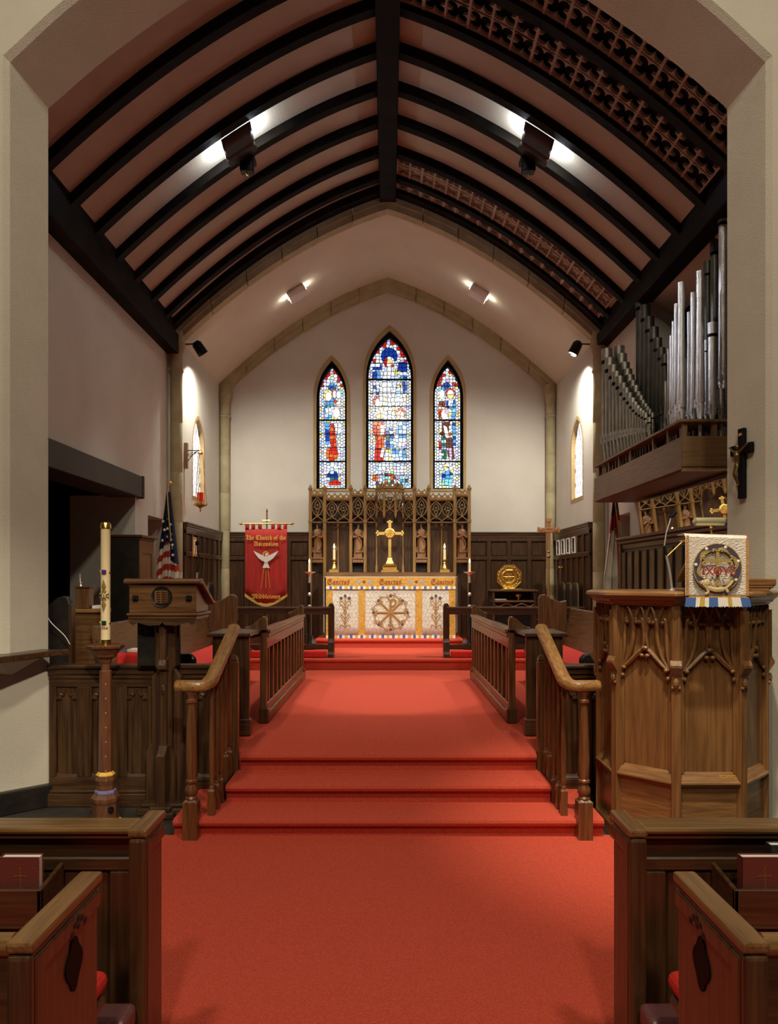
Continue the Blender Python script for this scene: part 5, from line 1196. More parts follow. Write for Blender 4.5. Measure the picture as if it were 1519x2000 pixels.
m = MB(); m.M = R_; m.lathe([(.066, -.002), (.066, .006), (.073, .008), (.076, .0), (.066, -.002)], (0, 0, 0), 28); m.lathe([(.001, .0005), (.066, .0005), (.066, .001), (.001, .001)], (0, 0, 0), 28); obj('roundel', m, wbk, t)
m = MB(); m.M = R_
for s in (-1, 1): m.add([(0, -.048, .006), (s*.046, -.044, .016), (s*.048, .044, .016), (0, .046, .006), (0, -.048, 0), (s*.046, -.044, 0), (s*.048, .044, 0), (0, .046, 0)], [(0, 1, 2, 3), (4, 5, 6, 7), (0, 1, 5, 4), (1, 2, 6, 5), (2, 3, 7, 6), (3, 0, 4, 7)])
for s in (-1, 1):
    for k in range(5): m.box(s*.008, s*.038, -.032+k*.016, -.026+k*.016, .012, .018)
obj('carved_book', m, wmz, t, bevel=.002)
for px in (265, 369):
    m = MB(); xc, zc = PX(px, yf), EYE-38*K
    for k in range(4): m.ball((xc+.013*math.cos(k*pi/2+.78), yf-.008, zc+.013*math.sin(k*pi/2+.78)), (.013, .012, .013), 6, 5)
    m.ball((xc, yf-.014, zc), .009, 6, 4); obj('rosette', m, ironm, t, smooth=True)
obj('dark_board', MB().box(PX(268, 5.62), PX(350, 5.62), 5.62, 5.66, 1.06, 1.41), wbk, t, bevel=.004)
m = MB(); xc = PX(288, 5.6)
for k in range(6): m.ball((xc+.02*math.cos(k*1.05), 5.612, 1.36+.02*math.sin(k*1.05)-.004*k), (.014, .012, .014), 6, 4)
m.ball((xc, 5.61, 1.31), (.014, .01, .03), 6, 4); obj('carved_flower', m, wbk, t)
xc = PX(321, 5.55)
m = MB().prism([(xc-.075, 0.05), (xc+.075, 0.05), (xc+.075, .40), (xc+.05, .46), (xc+.05, 1.02), (xc+.075, 1.07), (xc+.075, 1.41), (xc-.075, 1.41), (xc-.075, 1.07), (xc-.05, 1.02), (xc-.05, .46), (xc-.075, .40)], 'XZ', 5.56, 5.66); obj('column', m, wdz, t, bevel=.008)
for s in (-1, 1):
    m = MB().prism([(xc+s*.05, .05), (xc+s*.155, .05), (xc+s*.155, .42), (xc+s*.11, .50), (xc+s*.11, .98), (xc+s*.05, 1.05)], 'XZ', 5.60, 5.66); obj('side_wing', m, wdz, t, bevel=.008)
m = MB().box(xc-.025, xc+.025, 5.50, 5.57, 1.10, 1.40); m.prism([(5.48, 1.08), (5.50, 1.12), (5.57, 1.15), (5.57, 1.02), (5.48, 1.05)], 'YZ', xc-.03, xc+.03).box(xc-.022, xc+.022, 5.515, 5.57, .46, 1.04); m.prism([(5.455, .42), (5.455, .44), (5.515, .50), (5.57, .5), (5.57, .05), (5.455, .05)], 'YZ', xc-.032, xc+.032)
m.ball((xc, 5.512, .90), (.02, .012, .04), 6, 4); obj('buttress', m, wdz, t, bevel=.006)
obj('foot', MB().box(PX(266, 5.5), PX(374, 5.5), 5.49, 5.67, 0, .055).box(PX(272, 5.5), PX(368, 5.5), 5.51, 5.66, .055, .085).box(xc-.10, xc+.10, 5.40, 5.49, 0, .05).box(xc-.075, xc+.075, 5.42, 5.5, .05, .085), wdx, t, bevel=.012, seg=2)
t = thing('lectern_microphone', 'black gooseneck microphone rising behind the lectern desk', 'microphone', (PX(386, 5.8), 5.8, 1.55)); k = 5.8/F
m = MB().tube([P(384, 1141, 5.8), P(385, 1118, 5.8)], .008, 8); obj('clip', m, silverm, t); obj('neck', MB().tube(arcpath([P(385, 1120, 5.8), P(388, 1105, 5.8), P(389, 1090, 5.8), P(385, 1068, 5.8)], 5), .0045, 6), ironm, t, smooth=True); p = P(385, 1061, 5.8); obj('head', MB().ball(p, (.014, .014, .02), 10, 6), black, t, smooth=True)
# ---------------------------------------------------------------- paschal candle
xc, yc = -1.983, 5.40; kk = .0036
def pz(py): return EYE-(py-1130)*kk
pasw = mat('chestnut painted wood', (.12, .045, .020), .4, 0, 0, .2, 8, (.17, .065, .028), 3, (20, 20, 2), .2)
t = thing('paschal_candle_stand', 'tall octagonal brown and gold candle stand in front of the parapet', 'candle stand', (xc, yc, 0))
o8 = pi/8
obj('base', MB().lathe([(.094, 0.0), (.090, pz(1588)), (.090, pz(1568)), (.098, pz(1562)), (.098, pz(1556)), (.078, pz(1548))], (xc, yc, 0), 8, o8).lathe([(.066, pz(1541)), (.062, pz(1532)), (.07, pz(1522)), (.062, pz(1514))], (xc, yc, 0), 8, o8), pasw, t, bevel=.003)
lil = mat('lilac paint', (.24, .22, .48), .5)
obj('lilac_band', MB().lathe([(.07, pz(1548)), (.073, pz(1547)), (.073, pz(1542)), (.066, pz(1541))], (xc, yc, 0), 8, o8), lil, t)
obj('gilt_rings', MB().lathe([(.062, pz(1514)), (.066, pz(1512)), (.05, pz(1506))], (xc, yc, 0), 8, o8).lathe([(.105, 0), (.105, .008), (.09, .012)], (xc, yc, 0), 8, o8), gthread, t)
obj('shaft', MB().lathe([(.050, pz(1507)), (.042, pz(1310)), (.032, pz(1309)), (.032, pz(1296)), (.038, pz(1294)), (.045, pz(1287)), (.075, pz(1282)), (.078, pz(1278)), (.105, pz(1268))], (xc, yc, 0), 8, o8), pasw, t, bevel=.002)
obj('drip_dish', MB().lathe([(.105, pz(1268)), (.126, pz(1265)), (.130, pz(1261)), (.126, pz(1258.5)), (.01, pz(1259))], (xc, yc, 0), 8, o8), redw, t, bevel=.002)
m = MB()
for i in range(7): a = pz(1335+28*i); q = .042+.008*i/7; m.ball((xc+q*math.cos(-o8*3)*.93, yc+q*math.sin(-o8*3)*.97, a), (.006, .006, .008), 6, 4)
obj('painted_studs', m, mat('pink paint', (.5, .2, .14), .5), t)
m = MB()
for k in range(6): a = k*pi/3; m.tube([(xc+.072+.0*a, yc-.072, pz(1575))]+[(xc+.066+.016*math.cos(a+q*.5), yc-.078+.006*math.cos(a), pz(1575)+.02*math.sin(a+q*.5)) for q in range(3)], .004, 4)
obj('iron_rosette', m, ironm, t)
t = thing('paschal_candle', 'thick cream paschal candle dated 1994 with jewels and gold emblem', 'candle', (xc, yc, pz(1259)))
obj('socket', MB().lathe([(.036, pz(1258.5)), (.036, pz(1249)), (.034, pz(1249))], (xc, yc, 0), 20), brass, t, smooth=True)
obj('wax', MB().lathe([(.0325, pz(1250)), (.0325, pz(1030))], (xc, yc, 0), 24), cream, t, smooth=True)
obj('brass_follower', MB().lathe([(.035, pz(1033)), (.038, pz(1032)), (.036, pz(1024)), (.028, pz(1020.5)), (.01, pz(1020)), (.005, pz(1022))], (xc, yc, 0), 20), brass, t, smooth=True)
yq = yc-.033
for py, c, n in ((1117, (.10, .03, .22), 'purple'), (1216, (.01, .05, .04), 'green')):
    m = MB().box(xc-.013, xc+.017, yq-.012, yq+.004, pz(py+4), pz(py-4)); g = obj('jewel', m, mat(n+' jewel', c, .15), t, bevel=.003); g['label'] = n+' square jewel'
    m = MB()
    for s in (-1, 1): m.ball((xc+s*.034, yc-.012, pz(py)), (.007, .012, .012), 6, 4)
    obj('clip', m, gilt, t)
m = MB(); zc = pz(1163)
def leaf(z0, z1, w_): m.add([(xc, yq-.004, z0), (xc+w_, yq-.001, (z0+z1)/2), (xc, yq-.009, z1), (xc-w_, yq-.001, (z0+z1)/2), (xc, yq-.012, (z0+z1)/2)], [(0, 1, 4), (1, 2, 4), (2, 3, 4), (3, 0, 4)])
leaf(zc+.01, pz(1131), .016); leaf(zc-.01, pz(1195), .016)
for k in range(8):
    a = k*pi/4+.39; m.tube([(xc, yq-.006, zc), (xc+.034*math.cos(a), yq-.004+.008*abs(math.cos(a)), zc+.034*math.sin(a))], [.007, .003], 5); m.ball((xc+.032*math.cos(a), yq-.002+.008*abs(math.cos(a)), zc+.032*math.sin(a)), .006, 6, 4)
obj('emblem', m, mat('antique gold', (.40, .27, .08), .4, .5), t)
m = MB().tube([(xc-.007+.004, yq-.014, zc-.014)]+[(xc+.004-.008*math.cos(q*pi/6), yq-.014, zc+.002+.009*math.sin(q*pi/6)) for q in range(7)]+[(xc+.004+.007, yq-.014, zc-.014)], .003, 5); obj('omega', m, paper, t)
mb = MB(); addmesh(mb, text_mesh('1994', .032, .046, .001, .0006), Matrix.Translation((xc+.001, yq-.0, pz(1230))) @ XZ)
for v in mb.v: v.y = yc-math.sqrt(max(1e-6, .0333**2-(v.x-xc)**2))-.0004
obj('date', mb, mat('red ink', (.32, .05, .03), .6), t)
# ================================================================ PULPIT
pw = wood('pulpit oak', (.15, .068, .021), (.245, .118, .040), 'z', .4, .3); pwx = mat('pulpit oak across', (.155, .072, .022), .4, 0, 0, .25, 3, (.26, .125, .043), 1.6, (3, 3, 30), .3, 6)
CXp, CYp, AP = 1.968, 5.19, .491; SS = .407
t = thing('pulpit', 'large octagonal carved oak pulpit with tracery panels and moulded ledge', 'pulpit', (CXp, CYp, 0))
RC = AP/math.cos(pi/8)
def octo(ap, rot=pi/8): r = ap/math.cos(pi/8); return [(CXp+r*math.cos(rot+k*pi/4), CYp+r*math.sin(rot+k*pi/4)) for k in range(8)]
def ring(prof_, mt, name, n=8, bevel=.004):
    m = MB(); m.lathe([(ap/math.cos(pi/8), z) for ap, z in prof_], (CXp, CYp, 0), 8, pi/8); return obj(name, m, mt, t, bevel=bevel)
ring([(AP-.03, .0), (AP-.03, 1.56)], pw, 'core', bevel=0)
ring([(AP+.02, 0), (AP+.02, .09), (AP+.008, .12), (AP-.03, .13)], pwx, 'plinth')
ring([(AP-.03, 1.525), (AP+.012, 1.53), (AP+.02, 1.545), (AP+.035, 1.55), (AP+.04, 1.565), (AP+.06, 1.585), (AP+.078, 1.59), (AP+.075, 1.612), (AP+.045, 1.622), (AP-.06, 1.622)], pwx, 'ledge')
zt, zs = 1.53, .50
for k in range(8):
    th = -pi/2+k*pi/4; n_ = Vector((math.cos(th), math.sin(th), 0)); d = Vector((-n_.y, n_.x, 0)); c0 = Vector((CXp, CYp, 0))+n_*AP
    M = Matrix(((d.x, n_.x, 0, c0.x), (d.y, n_.y, 0, c0.y), (0, 0, 1, 0), (0, 0, 0, 1)))   # local: x along facet, y outward, z up
    h = SS/2
    if k in (3, 4, 5): continue
    m = MB(); m.M = M; m.box(-h+.03, h-.03, -.028, -.02, zs, zt); obj('panel', m, pw, t)
    m = MB(); m.M = M; m.box(-h+.03, h-.03, -.028, -.008, .12, .44); obj('lower_panel', m, pwx, t)
    m = MB(); m.M = M; m.prism([(-h+.03, 0), (h-.03, 0), (h-.05, 0), (-h+.05, 0)], 'XY', 0, .001) if False else None
    m.add([(-h+.025, .018, .455), (h-.025, .018, .455), (h-.045, -.022, .515), (-h+.045, -.022, .515), (-h+.025, -.03, .455), (h-.025, -.03, .455)], [(0, 1, 2, 3), (0, 4, 5, 1), (1, 5, 2), (0, 3, 4), (4, 3, 2, 5)])
    m.box(-h+.022, h-.022, -.03, .026, .44, .457); m.box(-h+.022, h-.022, -.03, .012, .425, .44); obj('sill', m, pwx, t, bevel=.003)
    for s in (-1, 1):
        m = MB(); m.M = M; m.box(s*(h-.055), s*(h-.03), -.028, -.010, .5, zt); m.box(s*(h-.064), s*(h-.055), -.028, -.016, .52, zt); obj('stile_moulding', m, pw, t, bevel=.003)
    m = MB(); m.M = M; a = h-.05; q = -.006
    def cv(pts, r0, r1): 
        p_ = arcpath([(x*a, q, zt+z) for x, z in pts], 6); n1 = len(p_); m.tube(p_, [r0+(r1-r0)*math.sin(pi*i/(n1-1)) for i in range(n1)], 6)
    for s in (-1, 1):
        cv([(s*1.02, -.40), (s*.78, -.375), (s*.45, -.325), (s*.18, -.285), (0, -.275)], .010, .016)
        cv([(s*1.02, -.395), (s*.72, -.32), (s*.54, -.22), (s*.50, -.11), (s*.42, -.085), (s*.35, -.11)], .007, .016)
        cv([(s*.10, -.28), (s*.34, -.23), (s*.05, -.14), (s*.0, -.05), (0, 0)], .004, .010) if False else None
        cv([(s*.12, -.275), (s*.04, -.20), (s*.10, -.11), (s*.16, -.085), (s*.23, -.11)], .007, .016)
        cv([(s*1.02, -.385), (s*.93, -.28), (s*.91, -.16), (s*.85, -.085), (s*.76, -.11)], .006, .014)
        cv([(s*.50, -.14), (s*.62, -.06), (s*.80, 0)], .006, .011); cv([(s*.50, -.14), (s*.40, -.06), (s*.24, 0)], .006, .011); cv([(0, -.16), (s*.06, -.06), (s*.2, 0)], .006, .010)
        for x, z in ((.36, -.105), (.22, -.105), (.77, -.105), (.92, -.40), (.12, -.315)): m.ball((s*x*a, q+.010, zt+z), (.017, .016, .014), 8, 5)
        m.ball((s*.98*a, q+.006, zt-.45), (.014, .014, .016), 8, 5)
    m.ball((0, q+.010, zt-.268), (.024, .016, .016), 8, 5)
    obj('tracery', m, pw, t, smooth=True)
for k in range(8):
    th = -pi/2+pi/8+k*pi/4
    if k in (3, 4): continue
    M = Matrix.Translation((CXp, CYp, 0)) @ Matrix.Rotation(th, 4, 'Z') @ Matrix.Translation((RC, 0, 0))
    m = MB(); m.M = M; m.prism([(-.05, -.032), (.012, -.028), (.012, .028), (-.05, .032)], 'XY', .02, 1.53); obj('corner_post', m, pw, t, bevel=.004)
    m = MB(); m.M = M; m.prism([(.01, -.034), (.030, -.02), (.030, .02), (.01, .034)], 'XY', 1.20, 1.50); m.prism([(.01, 1.20), (.03, 1.20), (.045, 1.17), (.045, 1.155), (.012, 1.10), (.01, 1.10)], 'XZ', -.034, .034)
    m.ball((.02, 0, 1.06), (.014, .02, .032), 8, 5).ball((.016, -.018, 1.03), (.010, .012, .012), 6, 4).ball((.016, .018, 1.03), (.010, .012, .012), 6, 4).prism([(.012, 1.0), (.022, 1.03), (.012, 1.03)], 'XZ', -.01, .01); obj('hanging_buttress', m, pw, t, bevel=.003)
obj('name_plate', MB().box(CXp+.06, CXp+.16, CYp-AP-.001, CYp-AP+.004, .475, .495), goldbr, t)
m = MB().prism([(PX(1340, 4.75), 1.62), (PX(1340, 4.75), 1.64), (PX(1460, 4.75), 1.64), (PX(1460, 4.75), 1.62)], 'XZ', 4.70, 5.0)
m.add([(1.87, 4.64, 1.95), (2.16, 4.64, 1.95), (2.16, 4.98, 1.70), (1.87, 4.98, 1.70), (1.87, 4.64, 1.925), (2.16, 4.64, 1.925), (2.16, 4.98, 1.675), (1.87, 4.98, 1.675)], [(0, 1, 2, 3), (4, 7, 6, 5), (0, 4, 5, 1), (1, 5, 6, 2), (2, 6, 7, 3), (3, 7, 4, 0)]); m.box(1.98, 2.05, 4.74, 4.86, 1.63, 1.86)
obj('reading_desk', m, pwx, t, bevel=.004)
m = MB()
for zz0, zz1, e in ((1.655, 1.70, .06), (1.64, 1.655, .045), (1.60, 1.64, .02)): m.box(2.14, 2.36+e, 4.78, 5.25, zz0, zz1)
m.frustum([(2.16, 4.82, 1.60), (2.36, 4.82, 1.60), (2.36, 5.2, 1.60), (2.16, 5.2, 1.60)], [(2.14, 4.78, 1.66), (2.42, 4.78, 1.66), (2.42, 5.25, 1.66), (2.14, 5.25, 1.66)]); obj('book_ledge', m, pwx, t, bevel=.006)
# pulpit fall
YD = 4.545; KD = YD/F
def dx(px): return (px-CX)*KD
def dz(py): return EYE-(py-CY)*KD
t = thing('pulpit_fall', 'white pulpit hanging lettered in red Greek capitals with gold cross and fish', 'cloth', (dx(1399), YD, dz(1186)))
wbroc = mat('white damask', (.72, .66, .56), .6, 0, 0, 1.0, 55, (.62, .54, .44), 30, (1, 1, 3))
m = MB(); m.grid(lambda u, v: (dx(1338+122*u), YD+.006*math.sin(u*11)*(1-v)+(.0 if v < .97 else .02), dz(1166)+(dz(1042+u*4)-dz(1166))*v), 30, 20); m.grid(lambda u, v: (dx(1339+121*u), YD+.02+.12*v, dz(1042+u*4)-.005*v), 8, 3); obj('cloth', m, wbroc, t, smooth=True, solid=.004)
YD2 = YD-.016
brn = mat('rust braid', (.40, .13, .025), .7, 0, 0, .6, 200, (.62, .38, .10), 160)
m = MB().box(dx(1338.5), dx(1343), YD2, YD2+.004, dz(1166), dz(1046)).box(dx(1455), dx(1459.5), YD2, YD2+.004, dz(1166), dz(1050)).box(dx(1338.5), dx(1459.5), YD2, YD2+.004, dz(1168), dz(1163.5)); obj('braid', m, brn, t)
fringe('fringe', dx(1338), dx(1460), dz(1167), dz(1186), YD2+.002, [fb, fb, fw, fg, fw, fb, fb, fw, fw, fg, fw, fw, fb, fb][:14], 78, t, .012, .02)
purp = mat('plum satin', (.075, .055, .085), .5); gold2 = mat('dull gold applique', (.42, .31, .10), .5, .2, 0, .6, 150)
cxr, czr = dx(1398.5), dz(1109)
mb = MB(); addmesh(mb, shape(circ(47*KD, 40), [circ(35*KD, 40)], .003), Matrix.Translation((cxr, YD2, czr)) @ XZ); obj('ring', mb, purp, t)
mb = MB(); addmesh(mb, shape(circ(47.6*KD, 40), [circ(46*KD, 40)], .005), Matrix.Translation((cxr, YD2, czr)) @ XZ); addmesh(mb, shape(circ(35.6*KD, 40), [circ(34.2*KD, 40)], .005), Matrix.Translation((cxr, YD2, czr)) @ XZ)
obj('ring_edging', mb, gold2, t)
m = MB(); n = 80; lo = []; hi = []
for i in range(n+1):
    a = 2*pi*i/n+.2; r0 = 35.5*KD; r1 = (38.5+3.8*math.sin(6*a)+1.5*math.sin(3*a))*KD; lo.append((cxr+r0*math.cos(a), YD2-.003, czr+r0*math.sin(a))); hi.append((cxr+r1*math.cos(a), YD2-.003, czr+r1*math.sin(a)))
m.strip(lo, hi); obj('ring_waves', m, gold2, t)
m = MB()
for k in range(7):
    a = k*.9+.3; m.ball((cxr+42.5*KD*math.cos(a), YD2-.003, czr+42.5*KD*math.sin(a)), (.010, .003, .010), 8, 4)
obj('white_dots', m, fw, t)
m = MB().box(dx(1395.5), dx(1401.5), YD2-.003, YD2, dz(1146), dz(1077)).box(dx(1373), dx(1424), YD2-.0036, YD2-.0002, dz(1098.5), dz(1091.5))
for x, z, ddx, ddz in ((1373, 1095, -1, 0), (1424, 1095, 1, 0), (1398.5, 1077, 0, -1)):
    for s in (-1, 1): m.tube(arcpath([(dx(x+(s*2 if ddz else 0)), YD2-.003, dz(z+(s*2 if ddx else 0))), (dx(x+ddx*3+(s*5 if ddz else 0)), YD2-.003, dz(z+ddz*3+(s*5 if ddx else 0))), (dx(x+ddx*2.5+(s*8.5 if ddz else 0)), YD2-.003, dz(z+ddz*2.5+(s*8 if ddx else 0))), (dx(x-ddx*1+(s*8 if ddz else 0)), YD2-.003, dz(z-ddz*1+(s*8 if ddx else 0)))], 4), .006, 5, flat=(1, .4, 1))
obj('cross', m, gold2, t)
m = MB(); m.tube(arcpath([(dx(1362), YD2-.006, dz(1137)), (dx(1368), YD2-.006, dz(1136)), (dx(1378), YD2-.006, dz(1146)), (dx(1392), YD2-.006, dz(1151)), (dx(1408), YD2-.006, dz(1150)), (dx(1420), YD2-.006, dz(1144)), (dx(1428), YD2-.006, dz(1134))], 5), [.003]*5+[.014]*10+[.016]*6+[.008]*10, 6, flat=(1, .3, 1))
m.tube(arcpath([(dx(1376), YD2-.006, dz(1146)), (dx(1380), YD2-.006, dz(1156)), (dx(1374), YD2-.006, dz(1160))], 4), .008, 5, flat=(1, .3, 1)); m.tube(arcpath([(dx(1405), YD2-.006, dz(1152)), (dx(1414), YD2-.006, dz(1150)), (dx(1418), YD2-.006, dz(1156))], 4), .008, 5, flat=(1, .3, 1)); m.ball((dx(1377), YD2-.008, dz(1138)), (.02, .005, .022), 8, 5)
obj('fish', m, mat('pale gold applique', (.62, .48, .24), .5), t)
cr_ = mat('crimson letters', (.34, .018, .022), .7)
def stroke(m, p, q, w0):
    p, q = Vector(p), Vector(q); d = (q-p).normalized(); n0 = Vector((-d.y, d.x))*w0/2
    m.prism([(dx(a.x), dz(a.y)) for a in (p+n0, q+n0, q-n0, p-n0)], 'XZ', YD2-.013-stroke.k, YD2-.009-stroke.k); stroke.k += .00006
stroke.k = 0
for name_, segs in (('I', [((1370, 1107.5), (1370, 1123)), ((1367.5, 1107.5), (1372.5, 1107.5)), ((1367.5, 1123), (1372.5, 1123))]), ('X', [((1375, 1107.5), (1388, 1123)), ((1388, 1107.5), (1375, 1123)), ((1373.5, 1107.5), (1377.5, 1107.5)), ((1386, 1107.5), (1389.5, 1107.5)), ((1373.5, 1123), (1377.5, 1123)), ((1385.5, 1123), (1389.5, 1123))]),
        ('Y', [((1407, 1107.5), (1413.5, 1115.5)), ((1420, 1107.5), (1413.5, 1115.5)), ((1413.5, 1115), (1413.5, 1123)), ((1405.5, 1107.5), (1409, 1107.5)), ((1418, 1107.5), (1421.5, 1107.5)), ((1411.5, 1123), (1415.5, 1123))]), ('S', [((1432, 1108.5), (1421.5, 1108.5)), ((1422, 1108.5), (1428, 1115.2)), ((1428, 1115.2), (1422, 1122)), ((1421.5, 1122), (1432, 1122)), ((1432, 1108), (1432, 1110.5)), ((1432, 1119.5), (1432, 1122.5))])):
    m = MB()
    for p, q in segs: stroke(m, p, q, 2.1 if abs(p[1]-q[1]) > 3 else 1.5)
    obj('letter', m, cr_, t)
mb = MB(); addmesh(mb, shape(circ(8*KD, 24), [circ(5.6*KD, 24)], .004), Matrix.Translation((dx(1397.5), YD2-.011, dz(1115.3))) @ XZ); stroke(mb, (1394, 1115.3), (1401, 1115.3), 2.2); obj('letter', mb, cr_, t)
# pulpit microphone and lamp
ym = 4.86
t = thing('pulpit_microphone', 'chrome gooseneck microphone with black head standing on the pulpit ledge', 'microphone', P(1312, 1152, ym))
obj('foot', MB().lathe([(.022, 0), (.022, .006), (.010, .012)], (PX(1312, ym), ym, 1.622), 12), silverm, t, smooth=True)
obj('gooseneck', MB().tube(arcpath([(PX(1312, ym), ym, 1.63), P(1309, 1125, ym), P(1303, 1095, ym), P(1299, 1080, ym)], 5), .008, 8).tube([P(1297, 1066, ym), P(1301, 1040, ym), P(1310, 1012, ym)], .004, 6), silverm, t, smooth=True)
obj('sleeve', MB().tube([P(1300, 1084, ym), P(1297, 1066, ym)], [.011, .007], 8), black, t, smooth=True); p = P(1314, 1006, ym); obj('head', MB().tube([P(1310, 1010, ym), P(1319, 1000, ym)], [.012, .014], 8), black, t, smooth=True)
obj('cross_arm', MB().tube([P(1300, 1089, ym), P(1332, 1058, ym)], .004, 6).tube([P(1328, 1057, ym), P(1341, 1057, ym)], .006, 6), brass, t, smooth=True)
yb2 = 4.66
t = thing('reading_lamp', 'brass tube reading lamp above the pulpit hanging', 'lamp', P(1388, 1045, yb2))
tubem = mat('brushed brass enamel', (.46, .42, .26), .35, .6)
obj('tube_shade', MB().tube([P(1352, 1019, yb2), P(1355, 1019, yb2), P(1357, 1019, yb2), P(1412, 1019, yb2), P(1415, 1019, yb2)], [.006, .012, .026, .026, .018], 14), tubem, t, smooth=True)
obj('stem', MB().tube([P(1390, 1044, yb2), P(1387, 1028, yb2)], .007, 8).ball(P(1388, 1029, yb2), .011, 8, 6), brass, t, smooth=True)
# ---------------------------------------------------------------- crucifix on the pier
t = thing('crucifix', 'black wooden crucifix with small metal figure on the pale pier', 'crucifix', (2.585, 5.58, 2.28))
a_ = math.atan2(2.55-2.64, .40); M = Matrix.Translation((2.592, 5.58, 0)) @ Matrix.Rotation(-a_, 4, 'Z'); M = M  # local y runs along the pier face, -x out of it
m = MB(); m.M = M; m.box(-.035, -.006, -.034, .034, 2.28, 2.79).box(-.037, -.006, -.115, .115, 2.60, 2.675); obj('cross', m, black, t, bevel=.005)
m = MB(); m.M = M; X = -.055
m.tube([(X, -.10, 2.665), (X-.006, -.055, 2.635), (X-.008, -.018, 2.615)], [.006, .008, .011], 8).tube([(X, .10, 2.665), (X-.006, .055, 2.635), (X-.008, .018, 2.615)], [.006, .008, .011], 8)
m.tube([(X-.006, 0, 2.625), (X-.01, 0, 2.59), (X-.006, .002, 2.545), (X-.008, .004, 2.52)], [.016, .022, .016, .018], 10)
for s in (-1, 1): m.tube([(X-.008, s*.008+.004, 2.52), (X-.022, s*.010+.008, 2.455), (X-.004, s*.005, 2.395), (X+.004, s*.004, 2.375)], [.013, .010, .007, .006], 8)
m.ball((X-.012, -.008, 2.652), (.014, .013, .018), 10, 6); m.ball((X-.008, .004, 2.515), (.019, .02, .016), 8, 5); m.ball((X-.006, .003, 2.372), (.012, .008, .008), 6, 4)
obj('figure', m, mat('dark bronze', (.22, .14, .05), .4, .9), t, remesh=.0028)
m = MB(); m.M = M; m.box(-.038, -.034, -.018, .018, 2.735, 2.755); obj('title_plate', m, gilt, t)
# ================================================================ FLAGS
def flag(px, py, X, lab, us):
    Y = X*F/(px-CX); zt_ = EYE-(py-CY)*Y/F
    t = thing('flag', lab, 'flag', (X, Y, CH)); k = Y/F; s = -1 if us else 1
    obj('pole', MB().tube([(X, Y, CH), (X, Y, zt_+.10)], .014, 8).lathe([(.16, CH), (.16, CH+.03), (.02, CH+.08)], (X, Y, 0), 10), wre, t, smooth=True)
    fm = MB()
    if us: fm.ball((X, Y, zt_+.13), (.03, .02, .018), 8, 5).tube([(X-.06, Y, zt_+.16), (X, Y, zt_+.13), (X+.05, Y, zt_+.17)], [.004, .012, .004], 6)
    else: fm.lathe([(.01, zt_+.1), (.02, zt_+.12), (.003, zt_+.2)], (X, Y, 0), 8)
    obj('finial', fm, brass, t, smooth=True)
    H = 1.25
    navy = mat('navy flag cloth', (.010, .016, .05), .8); redc = mat('red flag cloth', (.40, .03, .02), .8); whc = mat('white flag cloth', (.66, .60, .48), .8)
    def fn(u, v):   # u across the gathered cloth, v from top (0) to bottom (1)
        w_ = .03+.13*min(1, v*1.35); z = zt_-H*v-(.10*abs(u-.38))*(1 if v > .05 else 0)*2.2*v
        return (X-s*0+(u-.55)*2*w_*(.9)+.012*math.sin(u*19+v*3), Y-.05-.035*math.sin(u*21+v*2)*min(1, v*3)-.02, z)
    if us:
        def mi(u, v):
            if u < .62: c = .56+.04*math.sin(u*9)
            else: c = .72
            if v < c*.98: return 0
            return 1+int((v+.10*u)*15) % 2
    else:
        def mi(u, v):
            if u < .6:
                if v < .16: return 0
                return 1 if v < .34-.10*u else 2
            return 0 if v < .10 else (1 if u < .78 else 2) if v > .2 else 1
    m = MB().grid(fn, 40, 60, mi); obj('cloth', m, [navy, redc, whc], t, smooth=True)
    m = MB()
    m.tube([Vector(fn(.60+.1*q/12, q/12*(.50)))+Vector((0, -.03, 0)) for q in range(13)], .008, 5)
    m.strip([Vector(fn(q/24*.6, .985))+Vector((0, -.006, 0)) for q in range(25)], [Vector(fn(q/24*.6, 1.0))+Vector((0, -.012, -.045)) for q in range(25)])
    obj('gold_fringe', m, fg, t)
    if us:
        m = MB()
        for u, v in ((.12, .30), (.30, .40), (.50, .28), (.20, .50), (.45, .47), (.70, .33), (.80, .42), (.88, .52), (.74, .56), (.70, .48), (.56, .38), (.86, .62)):
            c = Vector(fn(u, v))+Vector((0, -.03, 0)); st = []
            for i in range(10): r = .026 if i % 2 == 0 else .011; st.append((c.x+r*math.sin(i*pi/5), c.y, c.z+r*math.cos(i*pi/5)))
            m = MB().add(st, [list(range(10))]); obj('star', m, paper, t)
flag(332, 962, -2.92, 'draped United States flag on a pole beside the round column', True)
flag(1198, 976, 2.92, 'draped white, red and blue flag on a pole behind the pulpit', False)
